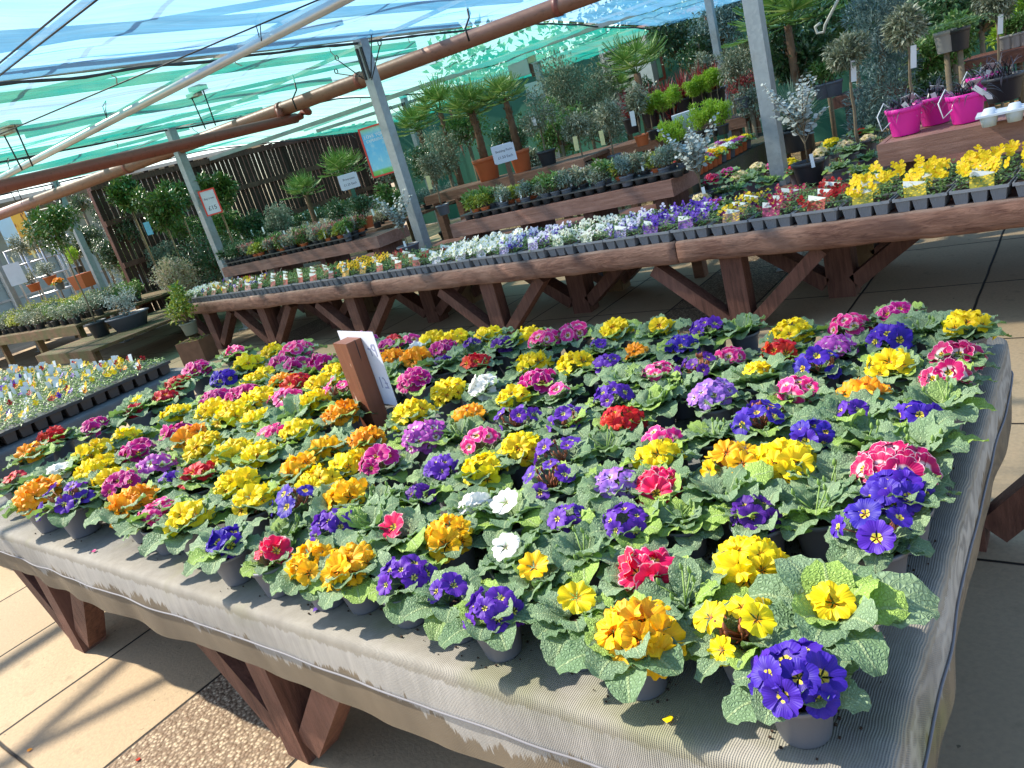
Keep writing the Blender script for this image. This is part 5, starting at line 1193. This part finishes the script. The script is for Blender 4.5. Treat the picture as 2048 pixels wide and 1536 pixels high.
# big olive shrub masses before the screen
def mass(px,py,rpx,y,leaf,L,W,n,label,flat=.8,name='large_shrub',k=14,seed=1,zmul=1,L2=None):
    p=aty(px,py,y); R=pxR(rpx,p)*1.22; n=int(n*1.35); rs=random.Random(seed); c=MB(); bl=[(Vector((q[0],q[1],q[2]*zmul)),r) for q,r in blobs(R,k,rs,.45,flat)]; cloud(c,bl,n,L,W,rs,.6,.25)
    b=MB(); b.tube([(0,0,-p.z+.02),(0,0,-R*.3)],.03,7); twigs(b,(0,0,-R*.6),[q for q,r in bl],.018,rs)
    return place([('stems',b.build('stems',bark)),('foliage',c.build('foliage',LM[leaf]))],name,label,'shrub',p)
mass(1165,190,78,11.6,'olive',.075,.022,5200,'wide grey green olive bush behind the thin post',1,seed=3)
mass(1115,255,50,10.2,'mid',.07,.028,1500,'green bush with yellow shoots left of the thin post, above the middle shelf',1,seed=4)
mass(1210,255,45,10.6,'olive',.07,.02,1600,'smaller grey olive bush right of the thin post',1,seed=5)
mass(780,330,40,9.4,'grey',.06,.03,900,'grey green shrub just left of the poster post, behind the shelf',1,seed=6)
mass(885,300,48,9.2,'olive',.06,.022,1300,'olive bush right of the poster, left of the orange pots',1,seed=7)
mass(930,262,40,9.8,'mid',.06,.03,1000,'mid green shrub under the palms, beside the orange pots',1,seed=8)
mass(845,325,30,8.8,'dark',.06,.03,600,'dark leaved camellia between thick and thin posts',1,seed=31)
# olive standards in front, with cream tags
for px,py,rp,by,y,l,tg in ((1151,250,33,345,8.3,'olive standard left of three with a cream tag, above the middle shelf',1),(1212,236,33,330,8.4,'olive standard in the middle with a cream tag, above the middle shelf',1),(1268,203,27,290,8.6,'olive standard with a white tag beside the red cordylines',2),(1411,133,27,205,9.6,'olive standard behind the upper lime green balls',0),(1472,126,38,215,9.0,'silvery olive standard between thin and thick posts',0),(860,330,30,430,7.4,'slim olive standard in front of the thin post, right of the poster',1),(1108,0,1,1,9,'',0)):
    if not l: continue
    p=aty(px,py,y); R=pxR(rp,p); q=aty(px+(by-py)*.25,by,y); tags=[tagp((.02,-R*.9,p.z-q.z-R*.6),.055,.17,'c' if tg==1 else 'w',.3,.1)] if tg else []
    standard((p.x,p.y,q.z),p.z-q.z,R,'olive',.055,.016,1300,'t' if px==1268 else 'g',.09,.13,l,seed=px,st=.011,tags=tags,group=None,out=.8)
# red cordylines
for i,(px,py,l) in enumerate(((1262,235,'leftmost'),(1300,222,'second from left'),(1335,212,'third from left'),(1368,196,'fourth from left'),(1400,180,'rightmost'),(1345,240,'low front'),(1430,178,'behind the upper lime balls'))):
    p=aty(px,py,9.4); h=pxR(48,p); place([potp('k',.12,.2),('blades',blades(130,h*1.25,.014,.9,60+i,.5,1.5,'red',(0,0,.18)))],'red_cordyline','red spiky cordyline, '+l+' of the group on the back bench','potted plant',(p.x,p.y,p.z-.2),0,1,'red cordylines')
p=aty(1330,275,9.2); bench(-6.6,-3.3,8.95,9.75,1.12,'dark timber bench under the red cordylines and olive standards',wood_brown)
# lime green cypress balls
for i,(px,py,rp,y,by,l) in enumerate(((1296,208,19,8.9,262,'left ball of the nearer row'),(1321,200,19,8.8,258,'middle ball of the nearer row'),(1342,192,20,8.7,252,'right ball of the nearer row'),(1381,175,19,9.0,232,'leftmost ball of the farther row'),(1400,168,18,9.1,226,'second ball of the farther row'),(1417,159,19,9.1,222,'third ball of the farther row'),(1430,154,17,9.1,216,'rightmost ball of the farther row'))):
    p=aty(px,py,y); R=pxR(rp,p); q=aty(px+(by-py)*.23,by,y); standard((p.x,p.y,q.z-.1),p.z-q.z+.1,R,'lime',.035,.010,1500,'k',.08,.12,'lime green cypress standard, '+l,seed=px,st=.008,group='lime green cypress standards',out=1.1,name='lime_cypress')
for i,(px,py,l) in enumerate(((1395,238,'left'),(1418,232,'middle'),(1440,226,'right'),(1352,262,'nearest, left of the primula trough'),(1335,268,'lowest, by the white sack'))):
    p=aty(px,py,8.1); bush((p.x,p.y,p.z-.22),'low lime green conifer behind the primula trough, '+l,.14,.15,'lime',.04,.011,900,'k',.07,.1,70+i,name='lime_conifer',cat='conifer',out=.5,up=1.0)
p=aty(1372,250,8.3); b=MB(); b.box(-.13,-.05,-.25,.13,.05,.14); o=link('compost_sack',b.build('compost_sack',plain('white sack',(.55,.58,.65),.4,.25,9)),p,(.05,-.05,.4)); tag(o,'small white sack standing behind the trough of primulas','sack')
# trough with primulas
t0=at(1400,325,.98); t1=at(1560,243,.98); L_=(t1-t0).length; az=math.atan2(t1.y-t0.y,t1.x-t0.x)
parts=[]
b=MB(); b.box(-.3,-.02,.60,L_+.6,.02,.86); parts.append(('front_board',b.build('front_board',wood_old)))
b=MB(); b.box(-.3,.021,.82,L_+.6,.50,.855); parts.append(('shelf_board',b.build('shelf_board',wood_old)))
for k in range(4): b=MB(); b.box(-.25+k*(L_+.7)/3.2,.05,0,-.15+k*(L_+.7)/3.2,.15,.819); parts.append(('leg',b.build('leg',wood_brown)))
place(parts,'planter_bench','old green timber bench edge carrying orange pots of primulas, left of the thick post','bench',(t0.x,t0.y,0),az)
dirv=(t1-t0).normalized(); nrm_=Vector((-dirv.y,dirv.x,0)); TP=pot_mesh(.056,.1,terra)
kinds=['K','I','Z','W','Y','G','L','M','Y','I','K','R','P','I','Y','Z']
for i in range(15):
    for j in range(3):
        q=t0+dirv*(-.2+i*.118)+nrm_*(.10+j*.125); tt=rs.choice(kinds)
        r=primrose((q.x,q.y,.857),tt,rs.choice('BBM'),rs,pot=TP if rs.random()<.8 else POT,scl=1.0); tag(r,'%s primula in the trough, %s row, number %d from the left'%(WD[tt],['front','second','back'][j],i+1),'primula','primulas in orange pots on the trough bench')
# dark bushes along the shade of the screen, right side
for i,(px,py,rp,y,leaf,L,n,l) in enumerate(((1600,110,52,9.5,'dark',.09,1500,'dark leathery leaved shrub right of the thick post'),(1640,45,45,10.5,'vine',.08,1300,'leafy climber behind the spiral hook'),(1700,20,50,11,'mid',.08,1400,'mid green shrub at the top, left of the conifer'),
  (1880,40,62,10,'vine',.085,1900,'large green climber in the top right behind the hanging pots'),(1960,20,60,11.5,'dark',.08,1700,'dark green shrub at the top right corner, left of the lime tree'),(1905,90,45,8.8,'mid',.07,1400,'bright green trailing plant above the two raised pots'),(1850,120,42,8.6,'mid',.06,1200,'ferny green plant right of the olive stem'),(1870,190,36,8.2,'dark',.05,1100,'low dark green shrub behind the magenta pots'),
  (1960,175,34,8.4,'dark',.05,900,'low dark shrub behind the black grass, right'),(1350,70,50,13.6,'dark',.09,1500,'dark ivy growing up the green screen behind the thin post'),(1440,50,55,13.2,'blue',.08,1700,'blue green cloud pruned conifer behind the thin post'),(1400,110,35,13,'dark',.08,800,'dark climber at the foot of the green screen'),(2035,40,40,9.6,'lime',.06,1500,'lime green leafy tree crown at the top right corner'),(1520,100,30,12.5,'dark',.08,700,'dark shrub just left of the thick post top'),(1800,0,50,12,'grey',.09,1200,'grey leaved shrub at the top edge behind the conifer'),(2010,-20,70,14,'dark',.1,1500,'dark mass of shrub at the top right edge'),(1570,20,60,13.8,'dark',.1,1400,'dark evergreen behind the spreading palm'),(1750,-40,80,13.5,'dark',.1,1700,'tall dark evergreen above the conifer'),(1900,-40,80,13.8,'mid',.1,1500,'tall green shrub at the top edge behind the climber'),(1480,170,32,10.5,'red',.05,600,'copper red leaved shrub left of the thick post'),(1500,205,28,9,'grey',.05,500,'grey lavender clump at the foot of the thick post'))):
    mass(px,py,rp,y,leaf,L,L*.42,n,l,1,seed=100+i)
# blue conifer column
p=aty(1745,270,7.9); rs=random.Random(8); c=MB(); b=MB(); pts=[aty(1745,285,7.9),aty(1738,225,7.9),aty(1760,165,7.9),aty(1765,110,7.9),aty(1755,60,7.9)]
for (px,py,rp) in ((1725,262,34),(1742,225,38),(1785,180,46),(1758,150,48),(1800,130,36),(1745,110,42),(1775,80,40),(1745,60,36),(1720,30,32),(1780,30,38),(1760,0,40),(1730,205,36),(1765,245,30)):
    q=aty(px,py,7.9+rs.uniform(-.15,.15)); cloud(c,[(q-p,pxR(rp,q))],520,.06,.012,rs,.8,.5,.45)
b.tube([q-p for q in [Vector((p.x,p.y,.02))]+pts],.03,7)
place([('trunk',b.build('trunk',bark)),('foliage',c.build('foliage',LM['blue']))],'blue_conifer','tall feathery blue green conifer behind the right shelf','conifer',p)
# olive lollipops right
for px,py,rp,bx,by,y,pot,l in ((1693,95,38,1722,300,6.9,'k','olive standard with a pale ball crown left of the conifer'),(1812,62,42,1835,215,6.8,'k','olive standard with a wide ball crown right of the conifer'),(1990,5,34,2015,130,8.4,'k','twiggy standard with a curled white tag at the top right')):
    p=aty(px,py,y); R=pxR(rp,p); q=aty(bx,by,y); standard((p.x,p.y,BZ if y<7 else .3),p.z-(BZ if y<7 else .3),R,'olive',.055,.018,1900,'k',.10,.14,l,seed=px,st=.014,out=.9,tags=[tagp((.05,-R*.5,p.z-(BZ if y<7 else .3)-R*.7),.04,.16,'w',.4)])
p=aty(1592,250,8.0); place([potp('k',.16,.22),('blades',blades(230,.48,.016,.35,5,.15,1.5,'yuc',(0,0,.22)))],'yucca','round spiky grey green yucca right of the thick post','potted plant',(p.x,p.y,p.z-.25))
# red timber bench at the back right, grey pots on it
bench(-2.35,-1.45,9.0,9.6,1.08,'reddish timber bench with two grey pots, left of the blue conifer',wood_red)
bench(-1.15,.9,8.9,9.6,1.12,'reddish timber bench at the top right with small grey pots',wood_redx)
for px,py,l in ((1643,158,'left of the two on the reddish bench'),(1664,150,'right of the two on the reddish bench')):
    p=aty(px,py,9.2); bush((p.x,p.y,1.082),'green plant in a grey pot, '+l,.15,.13,'mid',.06,.02,300,'g',.1,.16,px)
for i,px in enumerate((2010,2030,2050)):
    p=aty(px,75,9.2); bush((p.x,p.y,1.122),'small plant in a pale grey pot on the top right bench, '+['left','middle','right'][i],.1,.09,'mid',.05,.02,200,'w',.07,.13,px)
# raised pots on stakes and spiral hook
for px,py,l in ((1893,105,'pale grey pot of fern on a short post behind the magenta pots'),(1920,100,'dark pot of fern on a bamboo post behind the magenta pots')):
    p=aty(px,py,7.6); b=MB(); b.tube([(0,0,-p.z+.02),(0,0,0)],.022,7); rsx=random.Random(px); f=MB()
    for k in range(16):
        az=k*2.4; L=.34; d=Vector((math.cos(az),math.sin(az),.9)); q=Vector((0,0,.16)); dd=d.normalized()
        for i in range(12):
            q=q+dd*L/12; dd=(dd+Vector((0,0,-.14))).normalized(); sd=dd.cross(Vector((0,0,1))).normalized(); w_=.055*math.sin(PI*(i+1)/13)+.008
            for s_ in (-1,1): f.quadleaf(q,sd*s_+dd*.3,Vector((0,0,1)),w_,.014)
    place([potp('w' if px==1893 else 'k',.085,.17),('stake',b.build('stake',bark)),('fronds',f.build('fronds',LM['mid']))],'hanging_fern',l,'fern',p)
b=MB(); q=aty(1650,50,8.2); pts=[(0,0,-1.4),(0,0,0)]+[(.10*math.sin(a)+.02,0,.12*(1-math.cos(a))+.02) for a in [k*.4 for k in range(10)]]; b.tube([aty(1690,-30,8.2)-q,aty(1668,15,8.2)-q,Vector((0,0,0)),Vector((-.02,0,-.06)),Vector((-.08,0,-.05)),Vector((-.09,0,.01)),Vector((-.04,0,.03))],.014,7)
o=link('curved_hook',b.build('curved_hook',plain('pale metal hook',(.5,.48,.4),.4,.1)),q); tag(o,'pale curved metal hook hanging above the reddish bench','hook')
# ------------------------------------------------------------------ left side
# low mossy platform with pots
PZ=.48
bench(-12.9,-10.9,4.25,7.2,PZ,'low mossy timber platform left of the long bench, carrying the planter and black pot',timber('green mossy boards',(.10,.055,.035),(.17,.10,.06),.75,.85,1),h=.16)
p=at(205,672,PZ); standard(p,aty(118,450,p.y).z-PZ,.36,'bay',.085,.032,1500,'k',.15,.24,'round bay tree on a bent stem in the black pot on the mossy platform',seed=21,st=.014,name='bay_tree')
for px,py,rp,by,y,l,bt in ((250,392,36,545,7.0,'second bay tree from the left, high against the fence',0),(318,418,50,565,6.5,'large round bay tree with a blue label, left of the leaning post',1),(426,385,42,560,6.6,'round bay tree with a blue label right of the red-framed sign',1),(350,395,28,560,7.6,'bay tree half hidden behind the post at the bench end',0)):
    p=aty(px,py,y); R=pxR(rp,p); q=aty(px+(by-py)*.42,by,y); zb=q.z
    standard((p.x,p.y,.42),p.z-.42,R,'bay',.095,.036,1700,'k',.16,.25,l,seed=px,st=.014,name='bay_tree',tags=[tagp((.10,-R*.95,p.z-.42-R*.35),.10,.20,'b',.5,.05)] if bt else [],stick=True)
for i,(px,py,rp,y,leaf,l) in enumerate(((225,505,30,7.6,'dark','dark shrub under the second bay tree, left'),(275,525,32,7.4,'mid','green shrub under the large round bay tree'),(330,515,30,7.6,'grey','grey green shrub just left of the leaning post'),(180,480,26,8.0,'dark','dark shrub between the second post and the fence'),(150,500,26,7.8,'olive','olive grey shrub behind the round bay in the black pot'),
  (455,455,26,8.2,'mid','mid green shrub right of the leaning post, before the fence'),(560,440,30,8.8,'grey','grey leaved shrub before the fence left of the low palms'),(505,450,28,8.6,'dark','dark shrub before the fence, above the left shelf\'s end'),(780,400,28,7.4,'mid','leafy shrub left of the poster post above the shelf'),(1290,200,34,12.5,'dark','dark shrub under the white louvres'),(1020,270,34,10.8,'dark','dark camellia behind the right orange pot'),(1075,330,26,9.0,'olive','low olive shrub behind the small citrus tree'))):
    mass(px,py,rp,y,leaf,.065,.03,1100,l,1,seed=300+i)
# grey trough planter with silver shrubs
p=at(265,655,PZ); b=MB(); b.lathe([(.17,0),(.24,.19),(.255,.195),(.255,.215),(.235,.215),(.225,.19)],28,sx=1.35); s_=MB(); s_.lathe([(.001,.19),(.228,.19)],28,sx=1.35,cap0=False)
place([('planter',b.build('planter',potgrey),(0,0,0),(0,0,0),[('soil',s_.build('soil',soil))])]+bushparts(.24,.26,'silver',.035,.022,700,None,0,.2,5)+[],'oval_planter','wide oval grey planter with small silvery shrubs on the mossy platform','planter',(p.x,p.y,PZ),.6)
for px,py,rp,y,leaf,l in ((420,505,52,6.9,'dark','dense dark upright shrub at the foot of the post with the red sign'),(352,560,42,6.2,'crm','cream and pink tipped shrub left of the long bench end'),(210,425,22,7.6,'dark','small dark pruned cloud of a topiary, by the second post'),(250,465,30,7.2,'dark','dark tiered topiary under the second bay tree'),(160,410,18,8.2,'dark','tiny dark topiary tuft high by the second post'),(300,500,36,7.9,'bay','dark green shrub behind the leaning bay stems'),(235,520,34,7.8,'grey','grey variegated shrub on the platform behind the planter'),(380,455,34,8.0,'mid','loose green shrub between the two labelled bays')):
    p=aty(px,py,y); mass(px,py,rp,y,leaf,.06,.026,1300 if rp>30 else 500,l,1,seed=px)
p=at(385,668,.36); bush(p,'light green leafy shrub in a sage pot at the long bench\'s left end',.26,.30,'yg',.07,.035,420,'s',.11,.17,31,leaf2='mid',n2=250)
b=MB(); b.box(-.2,-.13,0,.2,.13,.30); c=MB()
for k in range(60): a=rs.uniform(-.2,.2); q=rs.uniform(-.13,.13); c.leaf(Vector((a,q,.302)),Vector((rs.gauss(0,1),rs.gauss(0,1),.2)),Vector((0,0,1)),.05,.02)
q=at(392,700,.2); place([('block',b.build('block',plain('old brick pier',(.20,.10,.06),.9,.4,9,.6))),('moss',c.build('moss',LM['yg']))],'brick_pier','short brick pier topped with moss beside the first bench leg','pier',(q.x-.25,q.y+.15,0),.3)
# bench of small shrubs at far left
bench(-20.5,-12.95,5.0,7.2,.70,'long mossy edged bench of small shrubs at the left edge',wood_moss,h=.16)
rs=random.Random(31)
SK=[('yg','yellow green'),('grey','grey green'),('mid','fresh green'),('olive','olive grey'),('silver','silvery')]
k=0
for i in range(17):
    for j in range(4):
        x=-13.2-i*.31+rs.uniform(-.04,.04); y=5.2+j*.36+rs.uniform(-.04,.04); lf=('yg' if (j>=2 and i>3) else rs.choice(['grey','mid','olive','grey','yg']))
        k+=1; bush((x,y,.702),'small %s shrub on the left bench, %s row, number %d from right'%(dict(SK)[lf],['front','second','third','back'][j],i+1),.17,.15,lf,.045,.022,330,'k',.075,.1,rs.randrange(3)+{'yg':0,'grey':10,'mid':20,'olive':30}[lf],group='small shrubs on the left bench')
# row of dark perennials with white tags on a bench against the fence
bench(-14.3,-12.0,8.2,11.6,.95,'dark bench against the slatted fence covered with dark green perennials',wood_brown)
for i in range(6):
    for j in range(7):
        x=-14.0+i*.36; y=8.45+j*.42; bush((x,y,.952),'dark green perennial with a white tag before the fence, row %d, number %d'%(i+1,j+1),.17,.13,'dark' if (i+j)%3 else 'bay',.055,.024,260,'k',.07,.1,40+(i+j)%3,group='dark perennials before the fence',tags=[tagp((.05,-.05,.33),.03,.13,'w',.5,-.4)] if (i*3+j)%3==0 else [])
# carpet of blue green seedlings and heathers right of it
bench(-11.8,-8.8,8.0,10.6,.85,'bench of heathers and seedlings behind the left shelf',wood_brown)
for i in range(9):
    for j in range(6):
        lf=['blue','grey','pink','crm','silver'][rs.randrange(5)] if j<3 else 'blue'; x=-11.6+i*.33; y=8.2+j*.4
        bush((x,y,.852),'%s heather or seedling pot behind the left shelf, row %d, number %d'%({'blue':'blue green','grey':'grey green','pink':'pink flowered','crm':'cream flowered','silver':'silvery'}[lf],j+1,i+1),.17,.12,lf,.04,.014,300,'k',.07,.09,50+rs.randrange(2),group='heathers behind the left shelf',tags=[tagp((.04,-.05,.30),.03,.11,'w',.4,-.3)] if rs.random()<.3 else [])
# terracotta pots left
p=aty(172,575,6.2); b=MB(); b.box(-.16,-.16,0,.16,.16,.26,taper=.03); 
place([('pot',b.build('pot',terra))]+[('stem',stemmesh(0,.2,.9,.012,rs)[0].build('stem',bark))],'square_pot','square terracotta pot with a bare stem on the platform\'s far side','planter',(p.x,p.y,p.z),.4)
p=aty(150,520,6.4); bush((p.x,p.y,p.z-.25),'lime green upright conifer beside the square terracotta pot',.14,.26,'lime',.05,.013,700,'k',.08,.12,33,name='lime_conifer',cat='conifer',up=1.2)
p=aty(95,545,6.6); bush((p.x,p.y,p.z-.25),'bushy grey green plant in a terracotta pot left of the lime conifer',.22,.2,'grey',.05,.02,500,'t',.13,.17,34)
p=aty(62,560,6.6); bush((p.x,p.y,p.z-.25),'terracotta pot with variegated foliage at the left bench back',.18,.16,'olive',.045,.02,400,'t',.13,.17,35)
p=aty(115,560,6.5); r=primrose((p.x,p.y,p.z-.2),'O','B',rs,scl=1.6); tag(r,'orange flowering plant in a grey pot between the terracotta pots','primula')
for px,py,rp,by,l in ((35,492,24,575,'small olive standard at the far left, before the notice post'),(75,480,24,570,'small olive standard second from the left edge, with a cream tag')):
    p=aty(px,py,6.9); R=pxR(rp,p); standard((p.x,p.y,.75),p.z-.75,R,'olive',.06,.02,900,'k',.12,.15,l,seed=px+1,st=.012,tags=[tagp((.05,-R*.8,p.z-.75-R*.7),.07,.16,'c',.4)])
p=aty(30,548,6.15); b=MB(); b.box(-.16,-.01,-.22,.16,.01,.22); o=link('notice',b.build('notice',plain('white notice',(.6,.65,.75),.4)),p,(0,0,.9)); tag(o,'plain white notice fixed to the steel post at the far left','sign')
# shelving trolley and poster beyond the fence end
p=aty(75,520,7.6); b=MB()
for x in (-.7,-.25,.2,.65): b.tube([(x,0,-1.3),(x,0,.3)],.025,6); b.tube([(x,.5,-1.3),(x,.5,.3)],.025,6)
c=MB()
for z in (-.9,-.5,-.1,.28):
    for yy in (0,.25,.5): c.tube([(-.72,yy,z),(.67,yy,z)],.018,6)
place([('uprights',b.build('uprights',alum)),('shelf_bars',c.build('shelf_bars',alum))],'plant_trolley','empty metal shelving trolley beyond the fence\'s left end','trolley',(p.x,p.y,p.z+.1),.6)
t=NT('flower banner'); u=t.xyz(t.uv()); v=t.n('ShaderNodeTexVoronoi'); v.inputs['Scale'].default_value=6; t.l(t.uv(),v.inputs['Vector']); c=t.mix(t.ramp(v.outputs['Distance'],[(.25,1),(.35,0)]),(.75,.33,.02),(.25,.08,.02)); c=t.mix(t.ramp(v.outputs['Distance'],[(.35,0),(.5,1)]),c,(.9,.5,.05)); bm_=t.bsdf(c,.4)
for px,py,w_,h_,m_,l in ((52,465,.34,1.1,bm_,'tall orange flower banner beyond the fence\'s left end'),(32,455,.75,.8,plain('pale blue board',(.45,.72,.85),.4,.1),'pale blue and white board beyond the fence\'s left end')):
    p=aty(px,py,8.2 if px==52 else 8.35); b=MB(); n=b.add([(-w_/2,-.011,-h_/2),(w_/2,-.011,-h_/2),(w_/2,-.011,h_/2),(-w_/2,-.011,h_/2)]); b.face([n,n+1,n+2,n+3],[(0,0),(1,0),(1,1),(0,1)]); b.box(-w_/2,-.01,-h_/2,w_/2,.01,h_/2); o=link('banner',b.build('banner',m_),p,(0,0,.95)); tag(o,l,'banner')
# beyond: pale glasshouse wall and hedge so that no bare horizon shows
b=MB(); c=MB(); d=MB()
for k in range(14): b.box(-30.06,-8+k*2,0,-29.98,-7.92+k*2,3.6); 
for z in (.9,2.0,3.5): b.box(-30.05,-8,z,-29.99,18.08,z+.07)
c.box(-30.2,-8,0,-30.1,18.08,3.55); d.box(-30.3,-8,3.6,-24,18.2,3.7)
place([('frame',b.build('frame',alum)),('glazing',c.build('glazing',plain('hazy glass panel',(.45,.58,.62),.25,.25,1.2,0,.6))),('roof_edge',d.build('roof_edge',whitebeam))],'glasshouse','pale glasshouse wall far beyond the left end of the fence','glasshouse',(0,0,0))
rs=random.Random(3)
for i in range(9):
    x=-17+i*4.2; c=MB(); bl=[(Vector(q),r) for q,r in blobs(2.6,12,rs,.5,.8)]; cloud(c,bl,1500,.35,.2,rs,.6,.3); b=MB(); b.tube([(0,0,-3.2),(0,0,0)],.22,8)
    place([('trunk',b.build('trunk',bark)),('crown',c.build('crown',LM['dark' if i%2 else 'mid']))],'boundary_tree','leafy boundary tree behind the screen, number %d from the left'%(i+1),'tree',(x,24+rs.uniform(-1,1),3.2),0,1,'boundary trees')

# compost crumbs spilt round the pots on the cloth
rs=random.Random(91); b=MB()
for a in prim:
    if a[1]>1.35 and a[0]<-.9: continue
    for k in range(14):
        an=rs.uniform(0,6.28); r_=.045+abs(rs.gauss(0,.02)); x,y=a[0]+r_*math.cos(an),a[1]+r_*math.sin(an)
        if y<TY0+.03 or x>TX1-.03: continue
        q=rs.uniform(.0008,.0024); b.box(x-q,y-q*.8,TZ+.0015,x+q,y+q,TZ+.0025+q)
o=link('spilt_compost',b.build('spilt_compost',soil)); o['kind']='stuff'; o['label']='dark compost crumbs spilt on the grey fabric round the pots'
# a few petals and dry leaves fallen on the cloth and the paving
for i,(x,y,z,t_,l) in enumerate(((-.62,.835,TZ+.004,'Y','yellow petal fallen on the cloth near the corner'),(-1.62,.85,TZ+.004,'V','violet petal fallen on the cloth\'s front rim'),(-2.9,.84,TZ+.004,'M','magenta petal fallen on the front of the cloth'),(-3.3,.45,.003,'O','orange petal on the paving at the lower left'),(-2.75,.62,.003,'R','red petal on the pebbled paving slab'))):
    b=MB(); c=Vector((0,0,0)); n_=b.add([(0,0,.001),(.012,-.006,.003),(.019,.0,.0045),(.018,.009,.003),(.009,.012,.002)]); b.face([n_,n_+1,n_+2,n_+3,n_+4],[(.5,.5)]*5)
    n2=b.add([(0,0,.0004),(.012,-.006,.0024),(.019,.0,.0039),(.018,.009,.0024),(.009,.012,.0014)]); b.face([n2+4,n2+3,n2+2,n2+1,n2],[(.5,.5)]*5)
    tag(link('fallen_petal',b.build('fallen_petal',TY[t_][0]),(x,y,z),(0,0,i*1.3)),l,'petal')
